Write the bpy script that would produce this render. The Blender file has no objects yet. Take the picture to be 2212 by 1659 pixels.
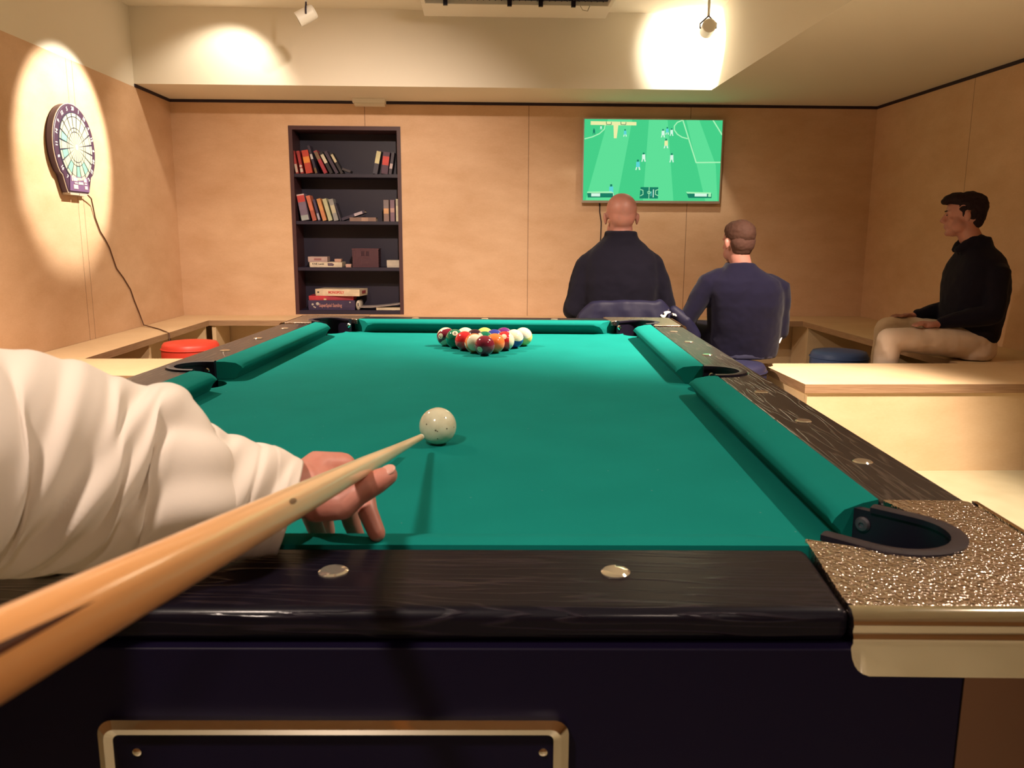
import bpy, bmesh, math, random
from mathutils import Vector, Matrix, noise
R = math.radians
PI = math.pi
random.seed(7)
sc = bpy.context.scene
COL = sc.collection
V = Vector

# ------------------------------------------------------------------ helpers
def link(o, parent=None):
    COL.objects.link(o)
    if parent is not None:
        o.parent = parent
    return o

def tag(o, label=None, cat=None, group=None, kind=None):
    if label: o['label'] = label
    if cat: o['category'] = cat
    if group: o['group'] = group
    if kind: o['kind'] = kind
    return o

def empty(name, loc, rz=0.0, label=None, cat=None, group=None):
    o = bpy.data.objects.new(name, None)
    o.empty_display_size = 0.05
    o.location = loc
    o.rotation_euler = (0, 0, rz)
    link(o)
    return tag(o, label, cat, group)

class MB:
    """collects shapes into one mesh"""
    def __init__(self):
        self.bm = bmesh.new()
    def face(self, pts, mi=0):
        vs = [self.bm.verts.new(p) for p in pts]
        f = self.bm.faces.new(vs); f.material_index = mi
        return f
    def box(self, x0, x1, y0, y1, z0, z1, mi=0, M=None):
        P = [V((x, y, z)) for z in (z0, z1) for y in (y0, y1) for x in (x0, x1)]
        if M is not None: P = [M @ p for p in P]
        v = [self.bm.verts.new(p) for p in P]
        for q in ((0, 2, 3, 1), (4, 5, 7, 6), (0, 1, 5, 4), (2, 6, 7, 3), (0, 4, 6, 2), (1, 3, 7, 5)):
            f = self.bm.faces.new([v[i] for i in q]); f.material_index = mi
        return self
    def prism(self, poly, z0, z1, mi=0, M=None, top_mi=None):
        n = len(poly)
        b = [V((p[0], p[1], z0)) for p in poly]; t = [V((p[0], p[1], z1)) for p in poly]
        if M is not None: b = [M @ p for p in b]; t = [M @ p for p in t]
        vb = [self.bm.verts.new(p) for p in b]; vt = [self.bm.verts.new(p) for p in t]
        f = self.bm.faces.new(vt); f.material_index = mi if top_mi is None else top_mi
        f = self.bm.faces.new(vb[::-1]); f.material_index = mi
        for i in range(n):
            j = (i + 1) % n
            f = self.bm.faces.new((vb[i], vb[j], vt[j], vt[i])); f.material_index = mi
        return self
    def rings(self, rings, cap0=True, cap1=True, mi=0, closed=False):
        vs = [[self.bm.verts.new(p) for p in r] for r in rings]
        n = len(vs[0])
        m = len(vs)
        for a in range(m if closed else m - 1):
            A, B = vs[a], vs[(a + 1) % m]
            for i in range(n):
                j = (i + 1) % n
                f = self.bm.faces.new((A[i], A[j], B[j], B[i])); f.material_index = mi
        if not closed:
            if cap0: self.bm.faces.new(vs[0][::-1]).material_index = mi
            if cap1: self.bm.faces.new(vs[-1]).material_index = mi
        return self
    def lathe(self, prof, seg=32, M=None, mi=0):
        """prof: (r, z) bottom to top about z"""
        rs = []
        for r, z in prof:
            ring = []
            for i in range(seg):
                a = 2 * PI * i / seg
                p = V((max(r, 1e-5) * math.cos(a), max(r, 1e-5) * math.sin(a), z))
                ring.append(M @ p if M is not None else p)
            rs.append(ring)
        return self.rings(rs, mi=mi)
    def cyl(self, p0, p1, r0, r1=None, seg=20, mi=0):
        return self.tube([p0, p1], [r0, r0 if r1 is None else r1], seg, mi, round_ends=False)
    def tube(self, pts, rad, seg=16, mi=0, round_ends=True, up=None, flat=1.0):
        pts = [V(p) for p in pts]
        if not isinstance(rad, (list, tuple)): rad = [rad] * len(pts)
        if round_ends:
            d0 = (pts[0] - pts[1]).normalized(); d1 = (pts[-1] - pts[-2]).normalized()
            a = [pts[0] + d0 * rad[0] * s for s in (0.97, 0.8, 0.45)]; ar = [rad[0] * c for c in (0.24, 0.6, 0.89)]
            b = [pts[-1] + d1 * rad[-1] * s for s in (0.45, 0.8, 0.97)]; br = [rad[-1] * c for c in (0.89, 0.6, 0.24)]
            pts = a + pts + b; rad = ar + list(rad) + br
        rs = []
        n = None
        for i, p in enumerate(pts):
            t = (pts[min(i + 1, len(pts) - 1)] - pts[max(i - 1, 0)]).normalized()
            if n is None:
                n = V(up) if up is not None else (V((0, 0, 1)) if abs(t.z) < 0.9 else V((1, 0, 0)))
            n = (n - t * n.dot(t)).normalized()
            b = t.cross(n)
            rs.append([p + (n * math.cos(2 * PI * k / seg) * flat + b * math.sin(2 * PI * k / seg)) * rad[i] for k in range(seg)])
        return self.rings(rs, mi=mi)
    def ball(self, c, r, M=None, seg=24, nr=14, mi=0):
        if not isinstance(r, (list, tuple)): r = (r, r, r)
        c = V(c)
        rs = []
        for k in range(1, nr):
            th = PI * k / nr
            ring = []
            for i in range(seg):
                a = 2 * PI * i / seg
                p = V((r[0] * math.sin(th) * math.cos(a), r[1] * math.sin(th) * math.sin(a), -r[2] * math.cos(th)))
                if M is not None: p = M @ p
                ring.append(c + p)
            rs.append(ring)
        return self.rings(rs, mi=mi)
    def build(self, name, mats, parent=None, smooth=False, bevel=0.0, auto=None, seg=2):
        bm = self.bm
        bmesh.ops.recalc_face_normals(bm, faces=bm.faces[:])
        me = bpy.data.meshes.new(name)
        bm.to_mesh(me); bm.free()
        if not isinstance(mats, (list, tuple)): mats = [mats]
        for m in mats: me.materials.append(m)
        if smooth:
            me.polygons.foreach_set('use_smooth', [True] * len(me.polygons))
        if auto is not None:
            me.polygons.foreach_set('use_smooth', [True] * len(me.polygons))
            me.set_sharp_from_angle(angle=R(auto))
        o = bpy.data.objects.new(name, me)
        link(o, parent)
        if bevel > 0:
            bv = o.modifiers.new('b', 'BEVEL'); bv.width = bevel; bv.segments = seg; bv.limit_method = 'ANGLE'; bv.angle_limit = R(40); bv.harden_normals = True
            me.polygons.foreach_set('use_smooth', [True] * len(me.polygons))
        return o

def bake(o):
    """turn an object's modifiers into its mesh"""
    dg = bpy.context.evaluated_depsgraph_get()
    me = bpy.data.meshes.new_from_object(o.evaluated_get(dg))
    old = o.data
    o.modifiers.clear(); o.data = me
    if old.users == 0:
        bpy.data.meshes.remove(old)
    return o

def fuse(mb, name, mat, parent=None, voxel=0.01, smooth=6, fac=0.5):
    o = mb.build(name, mat, parent)
    rm = o.modifiers.new('r', 'REMESH'); rm.mode = 'VOXEL'; rm.voxel_size = voxel; rm.use_smooth_shade = True
    if smooth:
        s = o.modifiers.new('s', 'SMOOTH'); s.iterations = smooth; s.factor = fac
    bake(o)
    o.data.polygons.foreach_set('use_smooth', [True] * len(o.data.polygons))
    if not o.data.materials: o.data.materials.append(mat)
    return o

def rough_up(o, amp, scale, amp2=0.0, scale2=1.0):
    for v in o.data.vertices:
        n = noise.noise(v.co * scale) * amp
        if amp2: n += noise.noise(v.co * scale2 + V((3, 5, 7))) * amp2
        v.co = v.co + v.normal * n

def text_mesh(body, size, M, name, mat, parent=None, depth=0.0003, align='CENTER', wrap=None, bold=0.0, sx=1.0):
    cu = bpy.data.curves.new('t', 'FONT')
    cu.body = body; cu.size = size; cu.align_x = align; cu.align_y = 'CENTER'; cu.extrude = depth; cu.offset = bold
    cu.resolution_u = 2
    o = bpy.data.objects.new('t', cu); COL.objects.link(o)
    dg = bpy.context.evaluated_depsgraph_get()
    me = bpy.data.meshes.new_from_object(o.evaluated_get(dg))
    bpy.data.objects.remove(o); bpy.data.curves.remove(cu)
    for v in me.vertices:
        p = V((v.co.x * sx, v.co.y, v.co.z))
        v.co = wrap(p) if wrap else M @ p
    me.materials.clear(); me.materials.append(mat)
    o = bpy.data.objects.new(name, me)
    return link(o, parent)

# ------------------------------------------------------------------ materials
def M_(name, col, rough=0.5, metal=0.0, coat=0.0, spec=0.5, bump=None, var=None, coat_rough=0.1, emit=None, sheen=0.0, sss=0.0):
    """bump=(scale, strength, distance, stretch)  var=(scale, colour2, lo, hi, stretch)"""
    m = bpy.data.materials.new(name); m.use_nodes = True
    nt = m.node_tree; b = nt.nodes['Principled BSDF']
    b.inputs['Base Color'].default_value = (*col, 1)
    b.inputs['Roughness'].default_value = rough
    b.inputs['Metallic'].default_value = metal
    b.inputs['Specular IOR Level'].default_value = spec
    b.inputs['Coat Weight'].default_value = coat
    b.inputs['Coat Roughness'].default_value = coat_rough
    b.inputs['Sheen Weight'].default_value = sheen
    if sss:
        b.inputs['Subsurface Weight'].default_value = sss
        b.inputs['Subsurface Radius'].default_value = (0.008, 0.003, 0.0015)
    if emit:
        b.inputs['Emission Color'].default_value = (*emit[0], 1); b.inputs['Emission Strength'].default_value = emit[1]
    tc = None
    def coords(stretch):
        nonlocal tc
        if tc is None: tc = nt.nodes.new('ShaderNodeTexCoord')
        mp = nt.nodes.new('ShaderNodeMapping'); mp.inputs['Scale'].default_value = stretch
        nt.links.new(tc.outputs['Object'], mp.inputs['Vector'])
        return mp.outputs['Vector']
    if var:
        sc_, c2, lo, hi, st = var
        n = nt.nodes.new('ShaderNodeTexNoise'); n.inputs['Scale'].default_value = sc_; n.inputs['Detail'].default_value = 5
        nt.links.new(coords(st), n.inputs['Vector'])
        mr = nt.nodes.new('ShaderNodeMapRange'); mr.inputs['From Min'].default_value = lo; mr.inputs['From Max'].default_value = hi
        nt.links.new(n.outputs['Fac'], mr.inputs['Value'])
        mx = nt.nodes.new('ShaderNodeMix'); mx.data_type = 'RGBA'
        mx.inputs[6].default_value = (*col, 1); mx.inputs[7].default_value = (*c2, 1)
        nt.links.new(mr.outputs['Result'], mx.inputs[0]); nt.links.new(mx.outputs[2], b.inputs['Base Color'])
    if bump:
        sc_, strg, dist, st = bump
        n = nt.nodes.new('ShaderNodeTexNoise'); n.inputs['Scale'].default_value = sc_; n.inputs['Detail'].default_value = 4
        nt.links.new(coords(st), n.inputs['Vector'])
        bp = nt.nodes.new('ShaderNodeBump'); bp.inputs['Strength'].default_value = strg; bp.inputs['Distance'].default_value = dist
        nt.links.new(n.outputs['Fac'], bp.inputs['Height']); nt.links.new(bp.outputs['Normal'], b.inputs['Normal'])
    m.diffuse_color = (*col, 1)
    return m

def emission(name, col, s):
    m = bpy.data.materials.new(name); m.use_nodes = True
    nt = m.node_tree; nt.nodes.clear()
    e = nt.nodes.new('ShaderNodeEmission'); o = nt.nodes.new('ShaderNodeOutputMaterial')
    e.inputs[0].default_value = (*col, 1); e.inputs[1].default_value = s
    nt.links.new(e.outputs[0], o.inputs[0])
    return m

def panel_mat(name, axis, joints, c1=(0.72, 0.485, 0.32), c2=(0.62, 0.39, 0.235)):
    """birch board wall: soft blotches, faint fibres, thin dark joints at positions along one axis"""
    m = M_(name, c1, 0.55, spec=0.25)
    nt = m.node_tree; b = nt.nodes['Principled BSDF']
    tc = nt.nodes.new('ShaderNodeTexCoord')
    mp = nt.nodes.new('ShaderNodeMapping'); mp.inputs['Scale'].default_value = (1, 1, 2.2)
    nt.links.new(tc.outputs['Object'], mp.inputs['Vector'])
    n1 = nt.nodes.new('ShaderNodeTexNoise'); n1.inputs['Scale'].default_value = 3.0; n1.inputs['Detail'].default_value = 8; n1.inputs['Roughness'].default_value = 0.6
    nt.links.new(mp.outputs['Vector'], n1.inputs['Vector'])
    n2 = nt.nodes.new('ShaderNodeTexNoise'); n2.inputs['Scale'].default_value = 60; n2.inputs['Detail'].default_value = 3
    nt.links.new(mp.outputs['Vector'], n2.inputs['Vector'])
    ad = nt.nodes.new('ShaderNodeMath'); ad.operation = 'MULTIPLY_ADD'; ad.inputs[1].default_value = 0.25
    nt.links.new(n2.outputs['Fac'], ad.inputs[0]); nt.links.new(n1.outputs['Fac'], ad.inputs[2])
    mr = nt.nodes.new('ShaderNodeMapRange'); mr.inputs['From Min'].default_value = 0.45; mr.inputs['From Max'].default_value = 0.85
    nt.links.new(ad.outputs[0], mr.inputs['Value'])
    mx = nt.nodes.new('ShaderNodeMix'); mx.data_type = 'RGBA'; mx.inputs[6].default_value = (*c1, 1); mx.inputs[7].default_value = (*c2, 1)
    nt.links.new(mr.outputs['Result'], mx.inputs[0])
    col = mx.outputs[2]
    if joints:
        sp = nt.nodes.new('ShaderNodeSeparateXYZ'); nt.links.new(tc.outputs['Object'], sp.inputs[0])
        prev = None
        for j in joints:
            s = nt.nodes.new('ShaderNodeMath'); s.operation = 'COMPARE'; s.inputs[1].default_value = j; s.inputs[2].default_value = 0.0022
            nt.links.new(sp.outputs['XYZ'.index(axis)], s.inputs[0])
            if prev is None: prev = s.outputs[0]
            else:
                a = nt.nodes.new('ShaderNodeMath'); a.operation = 'MAXIMUM'
                nt.links.new(prev, a.inputs[0]); nt.links.new(s.outputs[0], a.inputs[1]); prev = a.outputs[0]
        m2 = nt.nodes.new('ShaderNodeMix'); m2.data_type = 'RGBA'; m2.inputs[7].default_value = (0.10, 0.045, 0.025, 1)
        sc_ = nt.nodes.new('ShaderNodeMath'); sc_.operation = 'MULTIPLY'; sc_.inputs[1].default_value = 0.8
        nt.links.new(prev, sc_.inputs[0]); nt.links.new(sc_.outputs[0], m2.inputs[0]); nt.links.new(col, m2.inputs[6]); col = m2.outputs[2]
    nt.links.new(col, b.inputs['Base Color'])
    return m

def oak_mat(name, axis, base=(0.010, 0.007, 0.014), grain=(0.034, 0.024, 0.028), coat=0.42, spec=0.25):
    """black stained oak with open grain, its glints put in as a paler colour, and a lacquer coat; grain runs along one axis"""
    m = M_(name, base, 0.42, coat=coat, coat_rough=0.16, spec=spec)
    nt = m.node_tree; b = nt.nodes['Principled BSDF']
    tc = nt.nodes.new('ShaderNodeTexCoord'); mp = nt.nodes.new('ShaderNodeMapping')
    mp.inputs['Scale'].default_value = (1.6, 20, 20) if axis == 'X' else (20, 1.6, 20)
    nt.links.new(tc.outputs['Object'], mp.inputs['Vector'])
    d = nt.nodes.new('ShaderNodeTexNoise'); d.inputs['Scale'].default_value = 1.1; d.inputs['Detail'].default_value = 3
    nt.links.new(mp.outputs['Vector'], d.inputs['Vector'])
    mu = nt.nodes.new('ShaderNodeMath'); mu.operation = 'MULTIPLY'; mu.inputs[1].default_value = 13
    nt.links.new(d.outputs['Fac'], mu.inputs[0])
    fr = nt.nodes.new('ShaderNodeMath'); fr.operation = 'PINGPONG'; fr.inputs[1].default_value = 0.5
    nt.links.new(mu.outputs[0], fr.inputs[0])
    n2 = nt.nodes.new('ShaderNodeTexNoise'); n2.inputs['Scale'].default_value = 14; n2.inputs['Detail'].default_value = 3
    nt.links.new(mp.outputs['Vector'], n2.inputs['Vector'])
    ad = nt.nodes.new('ShaderNodeMath'); ad.operation = 'MULTIPLY_ADD'; ad.inputs[1].default_value = 0.35
    nt.links.new(n2.outputs['Fac'], ad.inputs[0]); nt.links.new(fr.outputs[0], ad.inputs[2])
    mr = nt.nodes.new('ShaderNodeMapRange'); mr.inputs['From Min'].default_value = 0.52; mr.inputs['From Max'].default_value = 0.66
    nt.links.new(ad.outputs[0], mr.inputs['Value'])
    mx = nt.nodes.new('ShaderNodeMix'); mx.data_type = 'RGBA'
    mx.inputs[6].default_value = (*base, 1); mx.inputs[7].default_value = (*grain, 1)
    nt.links.new(mr.outputs['Result'], mx.inputs[0]); nt.links.new(mx.outputs[2], b.inputs['Base Color'])
    bp = nt.nodes.new('ShaderNodeBump'); bp.inputs['Strength'].default_value = 0.35; bp.inputs['Distance'].default_value = 0.0012
    nt.links.new(mr.outputs['Result'], bp.inputs['Height']); nt.links.new(bp.outputs['Normal'], b.inputs['Normal'])
    nt.links.new(bp.outputs['Normal'], b.inputs['Coat Normal'])
    return m

def hammered_mat(name):
    m = M_(name, (0.66, 0.54, 0.47), 0.22, metal=1.0)
    nt = m.node_tree; b = nt.nodes['Principled BSDF']
    tc = nt.nodes.new('ShaderNodeTexCoord')
    v = nt.nodes.new('ShaderNodeTexVoronoi'); v.inputs['Scale'].default_value = 330; v.feature = 'SMOOTH_F1'
    nt.links.new(tc.outputs['Object'], v.inputs['Vector'])
    bp = nt.nodes.new('ShaderNodeBump'); bp.inputs['Strength'].default_value = 0.8; bp.inputs['Distance'].default_value = 0.0022; bp.invert = True
    nt.links.new(v.outputs['Distance'], bp.inputs['Height']); nt.links.new(bp.outputs['Normal'], b.inputs['Normal'])
    return m

BOARD_C1, BOARD_C2 = (0.70, 0.46, 0.265), (0.60, 0.37, 0.20)
m_wallB = panel_mat('birch_back', 'X', (-0.94, 0.352, 1.642))
m_wallL = panel_mat('birch_left', 'Y', (5.094, 5.165, 2.3))
m_wallR = panel_mat('birch_right', 'Y', (5.37, 3.0))
m_bench = panel_mat('birch_bench', 'X', (), (0.76, 0.57, 0.36), (0.68, 0.48, 0.28))
m_edge = M_('plywood_edge', (0.42, 0.26, 0.15), 0.6, var=(9, (0.30, 0.17, 0.09), 0.35, 0.65, (1, 1, 30)))
m_white = M_('white_paint', (0.80, 0.74, 0.64), 0.7, spec=0.2, bump=(90, 0.05, 0.002, (1, 1, 1)))
m_floor = M_('pale_floor', (0.42, 0.38, 0.25), 0.28, spec=0.45, var=(6, (0.37, 0.33, 0.21), 0.35, 0.65, (1, 1, 1)))
m_gap = M_('dark_gap', (0.02, 0.008, 0.02), 0.7)
m_plastic_w = M_('white_plastic', (0.80, 0.76, 0.68), 0.4, bump=(40, 0.03, 0.001, (1, 1, 1)))
m_blackmetal = M_('black_metal', (0.012, 0.008, 0.022), 0.4, bump=(120, 0.04, 0.001, (1, 1, 1)))
m_grille = M_('dark_grille', (0.02, 0.016, 0.04), 0.6, bump=(200, 0.2, 0.001, (1, 1, 1)))
m_cloth = M_('green_baize', (0.005, 0.190, 0.168), 0.95, spec=0.05, bump=(900, 0.08, 0.0006, (1, 1, 1)), var=(7, (0.006, 0.208, 0.184), 0.35, 0.7, (1, 1, 1)))
def lint(m):
    nt = m.node_tree; b = nt.nodes['Principled BSDF']; src = b.inputs['Base Color'].links[0].from_socket
    tc = nt.nodes.new('ShaderNodeTexCoord'); v = nt.nodes.new('ShaderNodeTexVoronoi'); v.inputs['Scale'].default_value = 42
    nt.links.new(tc.outputs['Object'], v.inputs['Vector'])
    l = nt.nodes.new('ShaderNodeMath'); l.operation = 'LESS_THAN'; l.inputs[1].default_value = .055
    nt.links.new(v.outputs['Distance'], l.inputs[0])
    s = nt.nodes.new('ShaderNodeSeparateColor'); nt.links.new(v.outputs['Color'], s.inputs[0])
    g = nt.nodes.new('ShaderNodeMath'); g.operation = 'GREATER_THAN'; g.inputs[1].default_value = .72
    nt.links.new(s.outputs[0], g.inputs[0])
    p = nt.nodes.new('ShaderNodeMath'); p.operation = 'MULTIPLY'; nt.links.new(l.outputs[0], p.inputs[0]); nt.links.new(g.outputs[0], p.inputs[1])
    q = nt.nodes.new('ShaderNodeMath'); q.operation = 'MULTIPLY'; q.inputs[1].default_value = .35; nt.links.new(p.outputs[0], q.inputs[0])
    mx = nt.nodes.new('ShaderNodeMix'); mx.data_type = 'RGBA'; mx.inputs[7].default_value = (.25, .42, .36, 1)
    nt.links.new(src, mx.inputs[6]); nt.links.new(q.outputs[0], mx.inputs[0]); nt.links.new(mx.outputs[2], b.inputs['Base Color'])
lint(m_cloth)
m_oakX = oak_mat('black_oak_across', 'X', (0.004, 0.003, 0.008), (0.014, 0.010, 0.017), 0.2, 0.12)  # same oak in darker colours, with fainter painted glints
m_oakY = oak_mat('black_oak_along', 'Y', (0.008, 0.005, 0.010), (0.060, 0.045, 0.042))  # brighter grain colour stands in for lamp glints on the side rails
m_cab = M_('cabinet_black', (0.006, 0.004, 0.017), 0.45, spec=.12, bump=(60, 0.04, 0.001, (1, 1, 1)))
m_chrome = M_('chrome', (0.86, 0.80, 0.72), 0.07, metal=1.0, bump=(26, 0.06, 0.0012, (1, 1, 1)))
m_leg_metal = M_('metal_reflecting_wood', (0.20, 0.11, 0.075), 0.30, metal=0.8, bump=(30, 0.04, 0.001, (1, 1, 1)))  # shiny legs, the brown of reflected wood put into their colour
m_hammer = hammered_mat('hammered_metal')
m_rubber = M_('black_rubber', (0.010, 0.007, 0.020), 0.38, spec=0.5, bump=(150, 0.05, 0.001, (1, 1, 1)))
m_shelf = M_('dark_shelf', (0.011, 0.006, 0.026), 0.5, bump=(80, 0.04, 0.001, (1, 1, 1)))
m_shelf_edge = M_('dark_shelf_frame', (0.060, 0.020, 0.026), 0.5, bump=(80, 0.04, 0.001, (1, 1, 1)))
m_skin = M_('skin', (0.36, 0.165, 0.135), 0.5, sss=0.12, var=(26, (0.40, 0.165, 0.125), 0.35, 0.65, (1, 1, 1)), bump=(140, 0.12, 0.001, (1, 1, 1)))
m_skin_hand = M_('skin_hand', (0.58, 0.25, 0.195), 0.48, sss=0.12, var=(30, (0.52, 0.19, 0.14), 0.4, 0.7, (1, 1, 1)), bump=(260, 0.2, 0.0006, (1, 1, 1)))
m_nail = M_('nail', (0.66, 0.36, 0.29), 0.38, coat=0.1, bump=(90, 0.03, 0.0005, (1, 1, 1)))
m_hair = M_('brown_hair', (0.060, 0.028, 0.020), 0.75, spec=.15, bump=(300, 0.5, 0.002, (1, 1, 0.3)))
m_hair_fade = M_('short_hair', (0.072, 0.034, 0.026), 0.8, spec=.15, bump=(400, 0.4, 0.001, (1, 1, 0.4)))
m_hair_d = M_('dark_hair', (0.014, 0.007, 0.010), 0.75, spec=.15, bump=(300, 0.5, 0.002, (1, 1, 0.3)))
m_black_knit = M_('black_knit', (0.0045, 0.0035, 0.010), 0.9, spec=0.15, sheen=0.05, bump=(420, 0.2, 0.001, (1, 1, 1)))
m_navy_knit = M_('navy_knit', (0.005, 0.004, 0.017), 0.9, spec=0.15, sheen=0.06, bump=(380, 0.2, 0.001, (1, 1, 1)))
m_navy_jacket = M_('navy_nylon', (0.008, 0.0075, 0.028), 0.6, spec=0.25, bump=(14, 0.25, 0.01, (1, 1, 0.5)))
m_jeans = M_('dark_jeans', (0.022, 0.022, 0.055), 0.85, bump=(420, 0.15, 0.001, (1, 1, 1)))
m_beige = M_('beige_chino', (0.64, 0.51, 0.42), 0.85, spec=0.15, bump=(420, 0.12, 0.001, (1, 1, 1)))
m_shirt = M_('white_shirt', (0.80, 0.72, 0.64), 0.85, spec=0.15, sheen=0.1, bump=(500, 0.10, 0.0006, (1, 1, 1)))
m_shoe = M_('dark_shoe', (0.02, 0.014, 0.02), 0.6, bump=(60, 0.1, 0.001, (1, 1, 1)))
m_red = M_('red_vinyl', (0.62, 0.045, 0.025), 0.45, bump=(120, 0.08, 0.001, (1, 1, 1)))
m_blue = M_('blue_vinyl', (0.055, 0.11, 0.30), 0.5, bump=(120, 0.08, 0.001, (1, 1, 1)))
m_navy = M_('navy_vinyl', (0.020, 0.020, 0.055), 0.45, bump=(120, 0.08, 0.001, (1, 1, 1)))
m_print_w = M_('white_print', (0.85, 0.83, 0.78), 0.6, bump=(200, 0.02, 0.0005, (1, 1, 1)))
m_print_k = M_('black_print', (0.012, 0.010, 0.014), 0.6, bump=(200, 0.02, 0.0005, (1, 1, 1)))
m_print_r = M_('red_print', (0.55, 0.05, 0.05), 0.6, bump=(200, 0.02, 0.0005, (1, 1, 1)))
# ------------------------------------------------------------------ the room
XL, XR, YB, YR = -2.446, 3.145, 6.694, -3.2
ZB, ZT, SOF, CEIL = 0.408, 2.068, 2.09, 2.60
BY, RX = 6.045, 1.625           # inner edges of the dropped ceiling
NX0, NX1, NZ0, NZ1 = -1.541, -0.662, 0.418, 1.900   # bookcase niche in the back wall

def struct(o): o['kind'] = 'structure'; return o
struct(MB().box(XL - .1, XR + .1, YR - .1, YB + .4, -0.06, 0.0).build('floor', m_floor))
struct(MB().box(XL - .1, XR + .1, YR - .1, YB + .1, CEIL, CEIL + .06).build('ceiling', m_white))
b = MB()
b.box(XL - .06, NX0, YB, YB + .06, 0, ZT); b.box(NX1, XR + .06, YB, YB + .06, 0, ZT)
b.box(NX0, NX1, YB, YB + .06, 0, NZ0); b.box(NX0, NX1, YB, YB + .06, NZ1, ZT)
struct(b.build('wall_back', m_wallB))
struct(MB().box(XL - .06, XL, YR, YB, 0, ZT).build('wall_left', m_wallL))
struct(MB().box(XR, XR + .06, YR, YB, 0, ZT).build('wall_right', m_wallR))
struct(MB().box(XL - .06, XR + .06, YR - .06, YR, 0, CEIL).build('wall_rear', m_wallB))
struct(MB().box(XL - .06, XL, YR, BY, ZT, CEIL).build('wall_left_upper', m_white))
# dropped ceiling: along the back wall and along the right wall, its inner faces are the white bulkhead
b = MB(); b.prism([(XL - .06, BY), (RX, BY), (RX, YR), (XR + .06, YR), (XR + .06, YB + .06), (XL - .06, YB + .06)], SOF, CEIL)
struct(b.build('ceiling_lowered', m_white))
# dark shadow gap between boards and lowered ceiling
struct(MB().box(XL - .02, XR + .02, YB - .006, YB + .03, ZT, SOF).build('trim_1', m_gap))
struct(MB().box(XL - .03, XL + .006, BY, YB, ZT, SOF).build('trim_2', m_gap))
struct(MB().box(XR - .006, XR + .03, YR, YB, ZT, SOF).build('trim_3', m_gap))

# ------------------------------------------------------------------ benches (U shaped seating platform)
TH = 0.042
def bench(name, top, front=None, dividers=(), label='', back=None, ends=()):
    t = empty(name, ((top[0] + top[1]) / 2, (top[2] + top[3]) / 2, 0), 0, label, 'bench', 'built-in plywood benches')
    inv = Matrix.Translation(-t.location)
    s = MB().box(top[0], top[1], top[2], top[3], ZB - TH, ZB, M=inv).build('seat_board', [m_bench, m_edge], t, bevel=.0015)
    for p in s.data.polygons:
        if abs(p.normal.z) < .5: p.material_index = 1
    if front: MB().box(*front, M=inv).build('front_panel', m_bench, t)
    for e in ends: MB().box(*e, M=inv).build('end_panel', m_bench, t)
    if back: MB().box(*back, M=inv).build('back_panel', m_bench, t)
    for d in dividers: MB().box(*d, M=inv).build('divider', m_bench, t)
    return t
U = ZB - TH
LX, RXB = -2.115, 2.50          # front edges of the side benches
BFY = 6.29
bench('back_bench', (XL + .002, XR - .002, BFY, YB - .002), None,
      [(-2.10, -2.07, BFY + .02, YB - .05, 0, U), (-0.9, -0.87, BFY + .02, YB - .05, 0, U), (0.9, 0.93, BFY + .02, YB - .05, 0, U), (2.56, 2.59, BFY + .02, YB - .05, 0, U)],
      'long plywood bench under the bookcase and the screen', back=(XL + .01, XR - .01, YB - .03, YB - .003, 0, U))
bench('left_bench', (XL + .002, LX, 4.325, BFY - .002), None,
      [(XL + .05, LX - .02, 5.20, 5.23, 0, U), (XL + .05, LX - .02, 6.25, 6.28, 0, U)],
      'plywood bench along the left wall below the dartboard, cubbies open', back=(XL + .003, XL + .03, 4.33, BFY - .01, 0, U))
bench('right_bench', (RXB, XR - .002, 4.155, BFY - .002), None,
      [(RXB + .02, XR - .05, 6.22, 6.25, 0, U), (RXB + .02, XR - .05, 4.95, 4.98, 0, U)],
      'plywood bench along the right wall that the young man sits on', back=(XR - .03, XR - .003, 4.16, BFY - .01, 0, U))
bench('left_platform_bench', (XL + .002, -1.45, 3.79, 4.322), (XL + .01, -1.47, 3.80, 3.83, 0, U), (),
      'short plywood bench end left of the table, bright in lamplight', ends=[(-1.50, -1.47, 3.832, 4.30, 0, U)])
bench('right_platform_bench', (1.44, XR - .002, 3.545, 4.152), (1.455, XR - .01, 3.553, 3.58, 0, U), (),
      'plywood bench block with closed front right of the table', ends=[(1.455, 1.482, 3.582, 4.14, 0, U)])

def pouf(name, x, y, r, h, mat, label):
    t = empty(name, (x, y, 0), 0, label, 'pouf', 'round poufs')
    prof = [(r * .93, 0), (r * .97, .012), (r * .985, .05), (r, h * .5), (r * .99, h - .045), (r * .965, h - .02), (r * .90, h - .004), (r * .6, h + .003), (r * .02, h + .006)]
    MB().lathe(prof, 40).build('cushion', mat, t, smooth=True)
    ring = [(r * 1.0 * math.cos(a), r * 1.0 * math.sin(a), h - .04) for a in [2 * PI * i / 40 for i in range(40)]]
    b = MB(); rs = []
    for i in range(40):
        a = 2 * PI * i / 40; c = V((r * .995 * math.cos(a), r * .995 * math.sin(a), h - .04)); u = V((math.cos(a), math.sin(a), 0))
        rs.append([c + (u * math.cos(q) + V((0, 0, 1)) * math.sin(q)) * .004 for q in [2 * PI * k / 8 for k in range(8)]])
    b.rings(rs, closed=True); b.build('piping', mat, t, smooth=True)
    return t
pouf('red_pouf', -1.735, 4.82, .165, .435, m_red, 'red vinyl pouf in front of the left bench cubbies')
pouf('blue_pouf', 2.18, 4.88, .172, .375, m_blue, 'light blue pouf in the shade near the young man on the bench')
pouf('navy_pouf', 1.205, 3.93, .185, .45, m_navy, 'navy blue pouf under the man in the navy sweater')

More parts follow.
